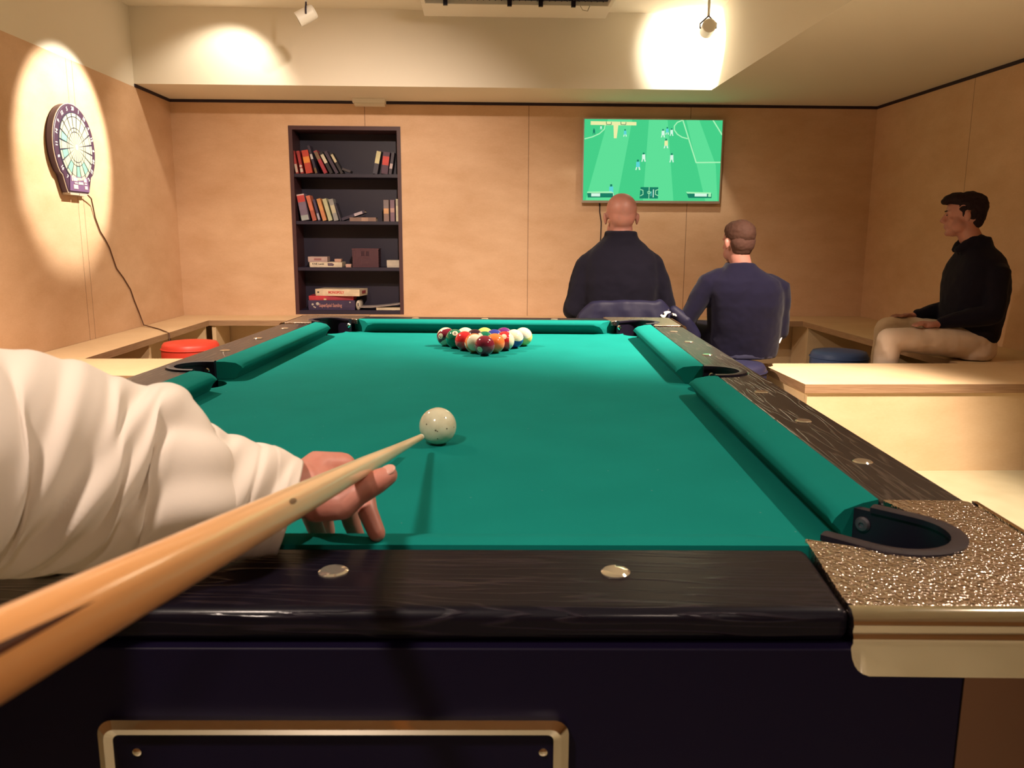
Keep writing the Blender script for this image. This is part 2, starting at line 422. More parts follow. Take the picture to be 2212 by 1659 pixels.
# ------------------------------------------------------------------ bookcase in the wall niche
def bx(px): return -1.529 + (px - 632) * 0.00369
t = empty('bookcase', ((NX0 + NX1) / 2, YB, NZ0), 0, 'dark bookcase with four compartments set into the back wall', 'bookcase')
inv = Matrix.Translation(-t.location)
D0, D1 = YB - .004, YB + .28
FW = .03
MB().box(NX0, NX0 + FW, D0, D1, NZ0, NZ1, M=inv).build('side_panel', [m_shelf_edge], t)
MB().box(NX1 - FW, NX1, D0, D1, NZ0, NZ1, M=inv).build('side_panel', [m_shelf_edge], t)
MB().box(NX0 + FW, NX1 - FW, D0, D1, NZ1 - FW, NZ1, M=inv).build('top_panel', m_shelf_edge, t)
MB().box(NX0 + FW, NX1 - FW, D0, D1, NZ0, NZ0 + .032, M=inv).build('bottom_panel', m_shelf, t)
MB().box(NX0 + FW, NX1 - FW, D1 - .012, D1, NZ0 + .032, NZ1 - FW, M=inv).build('back_panel', m_shelf, t)
SH = [1.535, 1.166, 0.797, NZ0 + .032]
for z in SH[:3]: MB().box(NX0 + FW, NX1 - FW, D0 + .012, D1 - .012, z - .026, z, M=inv).build('shelf', m_shelf, t)

def cmat(name, c, c2=None):
    return M_(name, c, 0.5, bump=(160, 0.05, 0.0006, (1, 1, 1)), var=(14, c2 or tuple(x * .8 for x in c), 0.4, 0.6, (1, 1, 1)))
m_pages = M_('page_edges', (0.72, 0.62, 0.48), 0.8, bump=(300, 0.2, 0.0005, (1, 40, 1)))

def book(x, z, w, h, lean, col, label, group, bands=(), depth=.125, y=None, lying=False, title=None, tcol=None):
    """upright book: x,z = middle of its foot on the shelf, lean in degrees (+ = top to the left), bands = (from, to, colour) up the spine"""
    y = YB + .03 if y is None else y
    ln = R(lean)
    # foot corner must stay on the shelf: lift by half width * sin
    t = empty('book', (x, y, z + abs(math.sin(ln)) * w / 2 + .0008), 0, label, 'book', group)
    t.rotation_euler = (0, -ln, 0)
    b = MB(); b.box(-w / 2, w / 2, 0, .003, 0, h)
    b.box(-w / 2, -w / 2 + .0022, .003, depth, 0, h); b.box(w / 2 - .0022, w / 2, .003, depth, 0, h)
    b.build('cover', cmat('book_cover', col), t)
    MB().box(-w / 2 + .0022, w / 2 - .0022, .003, depth - .004, .003, h - .004).build('pages', m_pages, t)
    for (a, c, bc) in bands:
        MB().box(-w / 2 + .0004, w / 2 - .0004, -.0006, 0, h * a, h * c).build('spine_band', cmat('spine_print', bc), t)
    if title:
        Mx = Matrix.Translation((0, -.0009, h * title[1])) @ Matrix.Rotation(-PI / 2, 4, 'Y') @ Matrix.Rotation(PI / 2, 4, 'X')
        text_mesh(title[0], w * title[2], Mx, 'spine_title', tcol or m_print_w, t, .0001)
    return t

G1, G2, G3, G4 = 'books on the top shelf', 'books on the second shelf', 'loose books on the second shelf', 'games in the bookcase'
k = .00049
def c1(c): return bx(620 + c / 7.54)
top = [
    (168, 40, 360, 8.7, (.42, .04, .04), 'thin red paperback standing leftmost on the top shelf', [(.05, .42, (.62, .45, .38))]),
    (248, 45, 360, 9.2, (.36, .03, .035), 'red paperback with white lettering, second from left on top shelf', [(.3, .36, (.7, .6, .55)), (.06, .22, (.7, .55, .5))]),
    (362, 104, 368, 9.6, (.52, .05, .03), 'thick red and orange paperback on the top shelf', [(.45, .72, (.75, .26, .05))]),
    (478, 38, 450, 14.5, (.03, .02, .05), 'tallest dark book with white lettering leaning on the top shelf', [(.52, .70, (.55, .52, .55)), (0.02, .2, (.16, .10, .04))]),
    (628, 55, 385, 24.5, (.36, .03, .05), 'leaning book with brown top and red foot, top shelf', [(.62, .96, (.20, .12, .07))]),
    (722, 52, 372, 26.5, (.014, .01, .016), 'leaning black book with white title on the top shelf', [(.48, .88, (.62, .58, .46))]),
    (812, 48, 388, 27.5, (.05, .03, .06), 'leaning plain dark purple book, second last of left row', []),
    (893, 40, 362, 28.0, (.02, .014, .02), 'last leaning black book with cream title, left row, top shelf', [(.55, .93, (.58, .52, .36))]),
]
for (c, w, h, ln, col, lab, bd) in top:
    book(c1(c), SH[0], w * k, h * k, ln, col, lab, G1, bd, title=('ROMAN', .3, .5) if lab.startswith('red paperback') else None)
b = MB(); b.box(-.035, .035, 0, .11, 0, .018)
o = b.build('book', cmat('book_cover', (.05, .04, .05)), bevel=.001); o.location = (c1(955), YB + .04, SH[0] + .0225); o.rotation_euler = (0, R(18), 0)
tag(o, 'small dark book slumped at the right foot of the leaning row', 'book', G1)
for (c, w, h, ln, col, lab, bd) in [
    (1428, 72, 372, -11.5, (.05, .045, .075), 'cream topped black book in the right group, top shelf', [(.45, .97, (.66, .62, .36))]),
    (1580, 105, 350, -7.5, (.085, .03, .07), 'thick red and purple book in the right group, top shelf', [(.40, .80, (.60, .05, .045))]),
    (1672, 46, 350, -9.5, (.045, .035, .06), 'narrow dark book with white speckled spine beside right bookcase panel', [(.25, .48, (.55, .45, .5))])]:
    book(c1(c), SH[0], w * k, h * k, ln, col, lab, G1, bd)
for (c, w, h, ln, col, lab, bd) in [
    (270, 122, 425, 9.5, (.20, .15, .24), 'thick paperback with red top and grey foot, leftmost on second shelf', [(.70, .95, (.56, .06, .06)), (0.01, .2, (.36, .40, .42)), (.95, .995, (.7, .5, .5))]),
    (420, 62, 410, 14, (.62, .17, .10), 'salmon orange paperback on the second shelf', [(.02, .40, (.42, .10, .07))]),
    (500, 36, 350, 14, (.07, .05, .12), 'thin dark violet book between two orange ones, second shelf', [(.05, .35, (.4, .4, .5))]),
    (585, 60, 362, 15, (.64, .30, .11), 'tan orange paperback on the second shelf', [(.05, .45, (.62, .24, .12))]),
    (680, 62, 362, 15, (.52, .52, .34), 'pale green paperback on the second shelf', []),
    (776, 72, 355, 14, (.30, .30, .31), 'grey paperback with round emblem, last of the leaning row', [(.35, .72, (.52, .48, .36))])]:
    book(c1(c), SH[1], w * k, h * k, ln, col, lab, G2, bd)
book(c1(848), SH[1], 26 * k, 300 * k, 17, (.03, .025, .05), 'very thin dark booklet leaning on the grey paperback', G2)
t = book(c1(1210), SH[1] + .002, 62 * k, 430 * k, 0, (.26, .16, .13), 'brown book lying flat on the second shelf', G3, [(.3, .55, (.42, .26, .20))])
t.rotation_euler = (0, -PI / 2, 0); t.location = (c1(1210) + 215 * k, YB + .03, SH[1] + 31 * k + .0005)
t = book(0, 0, 46 * k, 400 * k, 0, (.035, .025, .06), 'dark book lying aslant on top of the brown flat book', G3, [(.55, .9, (.5, .42, .5))])
t.rotation_euler = (0, R(71), 0); t.location = (c1(862), YB + .035, SH[1] + .014)
for (c, w, h, col, lab, bd) in [
    (1597, 84, 345, (.26, .17, .16), 'grey book with pale orange emblem in the right group, second shelf', [(.36, .60, (.68, .38, .20)), (.62, .98, (.22, .18, .20))]),
    (1698, 70, 345, (.22, .13, .19), 'mauve book between grey and cream books, second shelf', [(.42, .62, (.5, .3, .28))]),
    (1790, 66, 360, (.60, .55, .40), 'cream book at the right end of the second shelf', [(.7, .95, (.45, .42, .34))])]:
    book(c1(c), SH[1], w * k, h * k, 0, col, lab, G2, bd)

def carton(name, x0, x1, z0, h, y, d, rot, col, label, cat='box', group=None, lid=True):
    cx = (x0 + x1) / 2; w = x1 - x0
    t = empty(name, (cx, y, z0 + .0006), R(rot), label, cat, group)
    mm = cmat(name + '_card', col)
    MB().box(-w / 2 + .002, w / 2 - .002, .002, d - .002, 0, h * .35).build('tray', mm, t)
    MB().box(-w / 2, w / 2, 0, d, h * .2, h).build('lid', mm, t, bevel=.0012)
    return t
def c2x(c): return bx(620 + c / 7.54)
Y3 = YB + .045
t = carton('game_box', c2x(302), c2x(840), SH[2], .040, Y3, .18, 0, (.74, .62, .48), 'cream game box with dark lettering on the third shelf', 'game box', G4)
text_mesh('4 NE Lwok', .021, Matrix.Translation((-.062, -.0008, .026)) @ Matrix.Rotation(PI / 2, 4, 'X'), 'lettering', m_print_k, t, bold=.0006)
b = MB(); b.prism([(-.02, -.011), (.022, -.011), (.032, 0), (.014, .012), (-.022, .012)], 0, .0006, M=Matrix.Translation((.037, -.0003, .022)) @ Matrix.Rotation(PI / 2, 4, 'X')); b.build('printed_picture', cmat('printed_card', (.14, .09, .12)), t)
t = carton('game_box', c2x(280), c2x(600), SH[2] + .0412, .043, Y3, .12, 0, (.46, .33, .32), 'small mauve box on top of the cream game box', 'game box', G4)
MB().box(-.03, .03, -.0008, 0, .014, .03).build('printed_picture', cmat('printed_card', (.30, .12, .13)), t)
carton('card_box', c2x(718), c2x(828), SH[2] + .0412, .026, Y3, .07, 0, (.50, .30, .24), 'tiny tan card box on the right end of the cream game box', 'box', G4)
carton('card_box', c2x(900), c2x(988), SH[2], .025, Y3, .06, 0, (.60, .36, .30), 'tiny pink card box alone beside the woven basket', 'box', G4)
carton('index_box', c2x(1582), c2x(1848), SH[2], .058, Y3, .12, 0, (.52, .45, .38), 'pale grey box at the right end of the third shelf', 'box', G4)
# woven basket
bx0, bx1 = c2x(1012), c2x(1448)
t = empty('woven_basket', ((bx0 + bx1) / 2, YB + .05, SH[2] + .0006), 0, 'dark maroon woven basket on the third shelf', 'basket')
w = bx1 - bx0; h = .142
m_wick = M_('maroon_wicker', (.075, .022, .035), .6, bump=(1, 0, 0, (1, 1, 1)))
b = MB(); n = 14
for j in range(n):
    z0 = h * j / n; z1 = h * (j + .86) / n
    o_ = .0015 if j % 2 else 0
    if n * .62 < j < n * .86:
        for (a, c) in ((-w / 2, -.034), (-.006, .004), (.032, w / 2)): b.box(a, c, o_, .008, z0, z1)
        b.box(-w / 2, w / 2, .16 - .008, .16 - o_, z0, z1)
    else:
        b.box(-w / 2 + o_, w / 2 - o_, o_, .008, z0, z1); b.box(-w / 2 + o_, w / 2 - o_, .152, .16 - o_, z0, z1)
    b.box(-w / 2 + o_, -w / 2 + .008, .008, .152, z0, z1); b.box(w / 2 - .008, w / 2 - o_, .008, .152, z0, z1)
for i in range(16):
    x = -w / 2 + .006 + (w - .012) * i / 15
    if not (-.034 < x < .032): b.box(x - .003, x + .003, -.001, .004, .004, h)
b.build('woven_body', m_wick, t)
MB().box(-w / 2, w / 2, .004, .156, 0.0, .004).build('base', m_wick, t)
b = MB(); b.box(-w / 2 - .003, w / 2 + .003, -.003, .009, h, h + .009); b.box(-w / 2 - .003, w / 2 + .003, .151, .163, h, h + .009)
b.box(-w / 2 - .003, -w / 2 + .009, .009, .151, h, h + .009); b.box(w / 2 - .009, w / 2 + .003, .009, .151, h, h + .009); b.build('rim', m_wick, t)
# bottom compartment
Z4 = SH[3]
t = carton('game_box', c2x(262), c2x(1040), Z4, .078, YB + .03, .23, 0, (.045, .028, .085), 'dark blue game box with pink lettering at the foot of the stack', 'game box', G4)
text_mesh('SuperSpiel Samling', .040, Matrix.Translation((-.01, -.0008, .036)) @ Matrix.Rotation(PI / 2, 4, 'X'), 'lettering', cmat('pink_print', (.55, .26, .22)), t, sx=.62, bold=.0006)
for (dx, dz, r) in ((-.155, .045, .009), (-.135, .02, .006), (-.115, .05, .013), (-.145, .026, .006), (.150, .062, .006)):
    MB().ball((0, 0, 0), (r, .001, r), seg=14, nr=8).build('printed_picture', cmat('printed_card', (.5, .45, .42)), t).location = (dx, -.0002, dz)
t = carton('game_box', c2x(275), c2x(1015), Z4 + .079, .036, YB + .035, .22, 1.5, (.50, .035, .055), 'flat red game box under the slanting white one', 'game box', G4)
MB().box(-.05, .17, -.0008, 0, .004, .03).build('printed_picture', cmat('printed_card', (.36, .03, .06)), t)
MB().box(-.06, -.04, -.0009, 0, .001, .014).build('printed_picture', cmat('printed_card', (.6, .45, .25)), t)
t = carton('game_box', c2x(372), c2x(1145), Z4 + .116, .054, YB + .012, .20, -11, (.76, .62, .46), 'white board game box with red title on top of the stack', 'game box', G4)
text_mesh('MONOPOLY', .030, Matrix.Translation((-.01, -.0008, .027)) @ Matrix.Rotation(PI / 2, 4, 'X'), 'lettering', m_print_r, t, sx=.80, bold=.0012)
MB().box(-.172, -.156, -.0008, 0, .022, .034).build('printed_picture', m_print_k, t)
MB().box(0.380 / 2 + .0025, .1934, .05, .14, .018, .042).build('printed_picture', cmat('printed_card', (.3, .06, .07)), t)
# loose papers and a comic with curled spine
def sheet(name, x0, x1, z0, y0, y1, col, label, curl=.03, th=.004, wave=.01):
    b = MB(); n = 24; rs = []
    for i in range(n + 1):
        s = i / n; x = x0 + (x1 - x0) * s
        z = z0 + curl * max(0, s - .25) ** 1.5 + wave * .3 * math.sin(s * 5) * s
        rs.append([V((x, y0, z)), V((x, y1, z)), V((x, y1, z + th)), V((x, y0, z + th))])
    b.rings(rs); o = b.build(name, cmat('paper', col), auto=40)
    return tag(o, label, 'magazine', 'papers in the bottom compartment')
sheet('magazine', c2x(1400), c2x(1838), Z4 + .0008, YB + .012, YB + .2, (.62, .52, .38), 'cream booklet lying flat at bottom right', curl=0, th=.020, wave=0)
sheet('magazine', c2x(1110), c2x(1850), Z4 + .021, YB + .02, YB + .2, (.45, .38, .36), 'grey curled magazine on top of the cream booklet', curl=.055, th=.004)
b = MB(); b.tube([(c2x(1095), YB + .02, Z4 + .040), (c2x(1095), YB + .2, Z4 + .040)], .038, 20, round_ends=False)
o = b.build('magazine', [cmat('paper', (.70, .64, .56))], smooth=True); o.scale = (.45, 1, 1); o.location.x = c2x(1095) * .55
tag(o, 'white comic rolled up beside the dark blue game box', 'magazine', 'papers in the bottom compartment')
MB().box(-.010, .010, 0, .001, -.012, .014).build('printed_picture', m_print_k, o).location = (c2x(1095), YB + .0185, Z4 + .044)

# ------------------------------------------------------------------ television with a football picture
TX0, TX1, TZ0, TZ1, TYF = 0.778, 1.893, 1.320, 1.972, YB - .062
t = empty('television', ((TX0 + TX1) / 2, YB, TZ0), 0, 'flat television showing a green football pitch on the back wall', 'television')
inv = Matrix.Translation(-t.location)
m_tvframe = M_('silver_frame', (.48, .40, .34), .35, metal=.6, bump=(60, .02, .0005, (1, 1, 1)))
MB().box(TX0 + .004, TX1 - .004, TYF + .004, YB - .02, TZ0 + .004, TZ1 - .002, M=inv).build('rear_shell', m_blackmetal, t)
b = MB(); f = .009
b.box(TX0, TX1, TYF, TYF + .02, TZ0, TZ0 + .019, M=inv); b.box(TX0, TX1, TYF, TYF + .02, TZ1 - f, TZ1, M=inv)
b.box(TX0, TX0 + f, TYF, TYF + .02, TZ0 + .019, TZ1 - f, M=inv); b.box(TX1 - f, TX1, TYF, TYF + .02, TZ0 + .019, TZ1 - f, M=inv)
b.build('bezel', m_tvframe, t)
MB().box(-.2, .2, YB - .022, YB - .001, TZ0 + .2, TZ0 + .42, M=Matrix.Translation((0, -YB, -TZ0))).build('wall_bracket', m_blackmetal, t)
sw, sh = TX1 - TX0 - 2 * f, TZ1 - TZ0 - f - .019
def sp(u, v, l): return V((TX0 + f + u * sw, TYF + .0035 - l * .0005, TZ0 + .019 + (1 - v) * sh)) - t.location
TVE = 0.95
def tvm(n, c): return emission(n, c, TVE)
mats = [tvm('tv_grass_a', (.065, .66, .26)), tvm('tv_grass_b', (.12, .78, .33)), tvm('tv_line', (.42, .95, .50)), tvm('tv_white', (.72, 1.0, .82)),
        tvm('tv_cyan', (.12, .70, .72)), tvm('tv_dark', (.012, .22, .13)), tvm('tv_cream', (.90, .90, .42)), tvm('tv_pale', (.24, .85, .38))]
b = MB()
def quad(pts, mi, l): b.face([sp(u, v, l) for u, v in pts], mi)
quad([(0, 0), (1, 0), (1, 1), (0, 1)], 0, 0)
quad([(.17, 0), (.345, 0), (.25, 1), (.02, 1)], 1, .4); quad([(.465, 0), (.60, 0), (.665, 1), (.44, 1)], 1, .4); quad([(.735, 0), (.83, 0), (.965, .55), (.99, 1), (.90, 1)], 1, .4)
def line(pts, w, mi=2, l=1):
    for (a, c) in zip(pts[:-1], pts[1:]):
        d = V((c[0] - a[0], (c[1] - a[1]) * sh / sw)); nn = V((-d.y, d.x)).normalized() * w
        e = d.normalized() * w * .4
        quad([(a[0] + nn.x - e.x, a[1] + (nn.y - e.y) * sw / sh), (c[0] + nn.x + e.x, c[1] + (nn.y + e.y) * sw / sh), (c[0] - nn.x + e.x, c[1] + (-nn.y + e.y) * sw / sh), (a[0] - nn.x - e.x, a[1] + (-nn.y - e.y) * sw / sh)], mi, l)
line([(.71, 0), (.82, .52), (1, .515)], .0045)
line([(.705, .005), (.67, .03), (.65, .075), (.652, .125), (.675, .175), (.71, .21), (.75, .227)], .004)
line([(.93, 0), (1, .175)], .0045)
line([(.005, .24), (.06, .215), (.11, .175), (.145, .12), (.15, .07)], .004)
def player(u, v, mi, s=1.0, mi2=3):
    quad([(u - .010 * s, v - .03 * s), (u + .010 * s, v - .033 * s), (u + .012 * s, v + .02 * s), (u - .010 * s, v + .022 * s)], mi, 1.5)
    quad([(u - .006 * s, v - .052 * s), (u + .005 * s, v - .052 * s), (u + .005 * s, v - .032 * s), (u - .006 * s, v - .032 * s)], 5, 1.6)
    quad([(u - .010 * s, v + .022 * s), (u - .003 * s, v + .022 * s), (u - .007 * s, v + .05 * s), (u - .014 * s, v + .05 * s)], mi2, 1.5)
    quad([(u + .003 * s, v + .02 * s), (u + .011 * s, v + .02 * s), (u + .015 * s, v + .048 * s), (u + .007 * s, v + .05 * s)], mi2, 1.5)
player(.435, .46, 3, 1.1); player(.64, .465, 3, 1.1); player(.395, .555, 4, 1.25); player(.57, .165, 3); player(.60, .135, 4, .9); player(.632, .15, 3, .9)
player(.595, .29, 6, 1.15, 3); player(.295, .165, 4, .9); player(.205, .87, 4, 1.4); player(.07, .15, 5, .7, 5); player(.12, .10, 3, .5)
quad([(.045, .025), (.375, .03), (.375, .072), (.045, .07)], 6, 2)
for u in (.175, .28): line([(u - .018, .03), (u - .016, .062), (u + .018, .064), (u + .020, .034)], .0022, 5, 3)
quad([(.21, .07), (.245, .07), (.235, .23), (.215, .23)], 6, .7)
quad([(.03, .905), (.22, .905), (.22, .962), (.035, .965)], 5, 2); quad([(.06, .912), (.125, .912), (.125, .95), (.06, .95)], 3, 3); quad([(.03, .892), (.21, .885), (.22, .908), (.03, .908)], 2, 2.5)
quad([(.76, .90), (.945, .905), (.945, .962), (.775, .962)], 5, 2); quad([(.82, .905), (.91, .908), (.91, .942), (.82, .942)], 3, 3); quad([(.755, .885), (.94, .892), (.94, .908), (.765, .906)], 2, 2.5); quad([(.92, .908), (.94, .908), (.94, .945), (.92, .945)], 2, 3)
quad([(.42, .83), (.55, .83), (.55, .972), (.415, .972)], 5, 2)
line([(.483, .83), (.483, .97)], .002, 2, 3); line([(.42, .86), (.438, .87), (.44, .92), (.42, .94)], .0025, 2, 3); line([(.55, .86), (.532, .87), (.53, .92), (.55, .935)], .0025, 2, 3)
line([(.47, .89), (.483, .88), (.497, .895), (.485, .915), (.47, .9)], .002, 2, 3); line([(.515, .86), (.515, .955)], .003, 3, 3); line([(.50, .885), (.498, .94)], .002, 4, 3)
b.build('screen', mats, t)
b = MB(); b.tube([(.929, YB - .008, 1.335), (.932, YB - .006, 1.25), (.946, YB - .006, 1.17), (.945, YB - .006, 1.06), (.93, YB - .006, .80), (.95, YB - .008, .42)], .0045, 8)
o = b.build('power_cable', m_rubber, smooth=True); tag(o, 'dark cable hanging down the wall from the television', 'cable')

# small white box under the lowered ceiling
t = empty('emergency_lamp', (-0.888, 6.60, SOF), 0, 'small white box lamp fixed under the lowered ceiling above the bookcase', 'lamp')
MB().box(-.125, .125, -.04, .04, -.032, 0).build('housing', m_plastic_w, t, bevel=.003)
MB().box(-.112, .118, -.03, .03, -.052, -.032).build('diffuser', M_('opal_diffuser', (.78, .72, .62), .35, bump=(80, .03, .0005, (1, 1, 1))), t, bevel=.002)

# ------------------------------------------------------------------ dartboard on the left wall
DY, DZ = 5.02, 1.555
t = empty('dartboard', (XL, DY, DZ), 0, 'electronic dartboard with dark surround in the bright spot on the left wall', 'dartboard')
Md = Matrix(((0, 0, 1, 0), (1, 0, 0, 0), (0, 1, 0, 0), (0, 0, 0, 1)))    # local (a,b,c) -> y, z, x
rc = .243
out = []
for i in range(33):
    a = R(-38) + (R(218) - R(-38)) * i / 32
    out.append((rc * math.cos(a), rc * math.sin(a)))
out += [(-.165, -.165), (-.135, -.235), (-.12, -.262), (.12, -.262), (.135, -.235), (.165, -.165)]
m_hous = M_('dark_violet_plastic', (.060, .028, .060), .4, bump=(80, .04, .0006, (1, 1, 1)))
MB().prism(out, .003, .050, M=Md).build('housing', m_hous, t, bevel=.008, seg=3)
MB().prism([(x * 1.012, y * 1.012) for x, y in out], .040, .044, M=Md).build('rim', M_('pale_rim', (.55, .48, .45), .35, bump=(80, .02, .0005, (1, 1, 1))), t)
segm = [M_('dart_cream', (.46, .46, .36), .5, bump=(500, .3, .0006, (1, 1, 1))), M_('dart_mint', (.20, .42, .37), .5, bump=(500, .3, .0006, (1, 1, 1))), M_('dart_wire', (.02, .016, .05), .5, bump=(100, .05, .0005, (1, 1, 1)))]
b = MB()
RR = [(.018, .084), (.0895, .1055), (.1110, .169), (.1745, .191)]
b.prism([(.197 * math.cos(2 * PI * i / 48), .197 * math.sin(2 * PI * i / 48)) for i in range(48)], .048, .0515, 2, M=Md)
for i in range(20):
    a0 = 2 * PI * (i - .5) / 20 + .026; a1 = 2 * PI * (i + .5) / 20 - .026
    for j, (r0, r1) in enumerate(RR):
        g = .0012
        aa0, aa1 = (a0, a1)
        pts = [(r * math.cos(a), r * math.sin(a)) for r, a in ((r0, aa0), (r1, aa0), (r1, (aa0 + aa1) / 2), (r1, aa1), (r0, aa1))]
        mi = 1 if (j == 2 and i in (9, 11, 13, 15, 17)) else 0
        b.prism(pts, .051, .0545, mi, M=Md)
b.build('target_face', segm, t)
b = MB(); b.prism([(.016 * math.cos(2 * PI * i / 24), .016 * math.sin(2 * PI * i / 24)) for i in range(24)], .051, .056, M=Md); b.build('bullseye', m_print_w, t)
nums = [20, 1, 18, 4, 13, 6, 10, 15, 2, 17, 3, 19, 7, 16, 8, 11, 14, 9, 12, 5]
for i, n in enumerate(nums):
    a = PI / 2 - 2 * PI * i / 20
    Mx = Md @ Matrix.Translation((.217 * math.cos(a), .217 * math.sin(a) , .0505)) @ Matrix.Rotation(a - PI / 2 if math.sin(a) > -.2 else a + PI / 2, 4, 'Z')
    text_mesh(str(n), .030, Mx, 'number', m_print_w, t, .0004, bold=.0008)
b = MB(); b.prism([(-.105, -.165), (.105, -.165), (.118, -.252), (-.118, -.252)], .0500, .054, M=Md); b.build('control_panel', M_('violet_panel', (.16, .09, .20), .4, bump=(80, .03, .0005, (1, 1, 1))), t)
m_btn = M_('pink_button', (.70, .50, .52), .4, bump=(80, .03, .0005, (1, 1, 1)))
for (a, bb, w, h) in ((-.052, -.186, .05, .02), (-.045, -.206, .036, .009), (-.05, -.228, .052, .024), (.068, -.186, .036, .022), (.072, -.206, .03, .009), (.074, -.228, .034, .02), (.014, -.182, .022, .012), (-.088, -.182, .014, .028)):
    MB().prism([(a - w / 2, bb - h / 2), (a + w / 2, bb - h / 2), (a + w / 2, bb + h / 2), (a - w / 2, bb + h / 2)], .0535, .057, M=Md).build('button', m_btn, t, bevel=.001)
MB().prism([(-.012, -.198), (.04, -.198), (.045, -.212), (-.018, -.212)], .0535, .056, M=Md).build('display', M_('lcd', (.55, .62, .52), .3, bump=(80, .02, .0005, (1, 1, 1))), t)
b = MB(); b.prism([(-.112, -.275), (-.006, -.275), (-.006, -.2625), (-.112, -.2625)], .006, .05, M=Md); b.prism([(-.002, -.277), (.09, -.277), (.09, -.2625), (-.002, -.2625)], .006, .05, M=Md)
b.build('dart_tray', M_('clear_tray', (.50, .42, .34), .3, bump=(80, .02, .0005, (1, 1, 1))), t)
pth = [(XL + .035, DY + .115, 1.295), (XL + .03, 5.20, 1.27), (XL + .012, 5.25, 1.235), (XL + .006, 5.283, 1.157), (XL + .006, 5.336, 1.072), (XL + .006, 5.395, 1.022), (XL + .006, 5.447, .968), (XL + .006, 5.498, .877), (XL + .006, 5.525, .831), (XL + .006, 5.617, .765), (XL + .006, 5.712, .681), (XL + .006, 5.76, .60), (XL + .006, 5.83, .50), (XL + .02, 5.85, .420), (-2.33, 5.76, .4135), (-2.235, 5.647, .4125), (-2.14, 5.50, .4135), (LX + .008, 5.475, .405), (LX + .008, 5.47, .35), (LX + .02, 5.44, .02)]
b = MB(); b.tube(pth, .0042, 8); o = b.build('dartboard_cable', M_('brown_cable', (.10, .04, .02), .5, bump=(80, .02, .0005, (1, 1, 1))), smooth=True)
tag(o, 'thin brown cable running from the dartboard down the wall over the left bench', 'cable')

# ------------------------------------------------------------------ ceiling fittings
def spotlight(loc, aim, label, length=.115, r=.045, drop=.17, off=V((0, 0, 0))):
    """white track spotlight: loc = middle of the head"""
    loc = V(loc); d = (V(aim) - loc).normalized()
    t = empty('spotlight', (loc.x, loc.y, CEIL), 0, label, 'spotlight', 'ceiling spotlights')
    o3 = V((loc.x, loc.y, CEIL))
    c = loc - o3
    q = Matrix.Translation(c) @ d.to_track_quat('Z', 'Y').to_matrix().to_4x4()
    MB().lathe([(.004, -length / 2), (r * .8, -length / 2), (r, -length / 2 + .012), (r, length / 2), (r * .86, length / 2), (r * .80, length / 2 - .02), (.004, length / 2 - .026)], 32, M=q).build('head', m_plastic_w, t, auto=35)
    MB().lathe([(r * .80, length / 2 - .012), (r * .72, length / 2 - .008), (r * .60, length / 2 - .012)], 32, M=q).build('lens_ring', m_grille, t, smooth=True)
    MB().lathe([(.055, 0), (.055, -.018), (.030, -.03), (.004, -.03)][::-1], 28).build('base', m_plastic_w, t, auto=35)
    b = MB(); b.cyl((0, 0, -.03), (0, 0, c.z + r + .03), .009, seg=12); b.build('stem', m_plastic_w, t, smooth=True)
    side = d.cross(V((0, 0, 1))).normalized()
    b = MB()
    for s in (-1, 1): b.tube([c + V((0, 0, r + .03)), c + side * s * (r + .008) + V((0, 0, r * .6)), c + side * s * (r + .006)], .005, 8)
    b.build('bracket', m_grille, t, smooth=True)
    return loc + d * (length / 2 + .004), d
DART_L = spotlight((-1.06, 5.2, 2.345), (XL, 4.99, 1.55), 'white spotlight tilted at the dartboard, left of the ceiling unit')
BULK_L = spotlight((1.463, 5.6, 2.40), (1.50, 6.045, 2.34), 'white spotlight lighting the white bulkhead, right of the ceiling unit')

t = empty('ceiling_air_unit', (.21, 5.3, CEIL), 0, 'white ceiling air unit with open dark underside at top centre', 'air conditioner')
b = MB()
ax0, ax1, ay0, ay1, az = -.615, .615, -.75, .565, -.085
b.box(ax0, ax1, ay1 - .30, ay1, az, az + .03); b.box(ax0, ax1, ay0, ay0 + .14, az, az + .03)
b.box(ax0, ax0 + .03, ay0 + .14, ay1 - .30, az, az + .03); b.box(ax1 - .03, ax1, ay0 + .14, ay1 - .30, az, az + .03)
b.build('frame', m_plastic_w, t, bevel=.004)
MB().box(ax0 + .03, ax1 - .03, ay0 + .03, ay1 - .03, az + .03, 0).build('grille_box', m_grille, t)
b = MB()
for i in range(30):
    x = ax0 + .05 + i * .0385; b.box(x, x + .006, ay0 + .15, ay1 - .31, az + .022, az + .029)
b.build('grille', m_grille, t)
b = MB(); b.tube([(.40, ay1 - .33, az - .0), (.42, ay1 - .32, az - .03), (.455, ay1 - .315, az - .035), (.47, ay1 - .31, az - .0)], .004, 8); b.build('wire', m_plastic_w, t, smooth=True)
for x in (-.46, -.05, .15, .36):
    MB().box(x - .012, x + .016, ay1 - .325, ay1 - .305, az - .012, az + .028).build('clip', m_blackmetal, t)
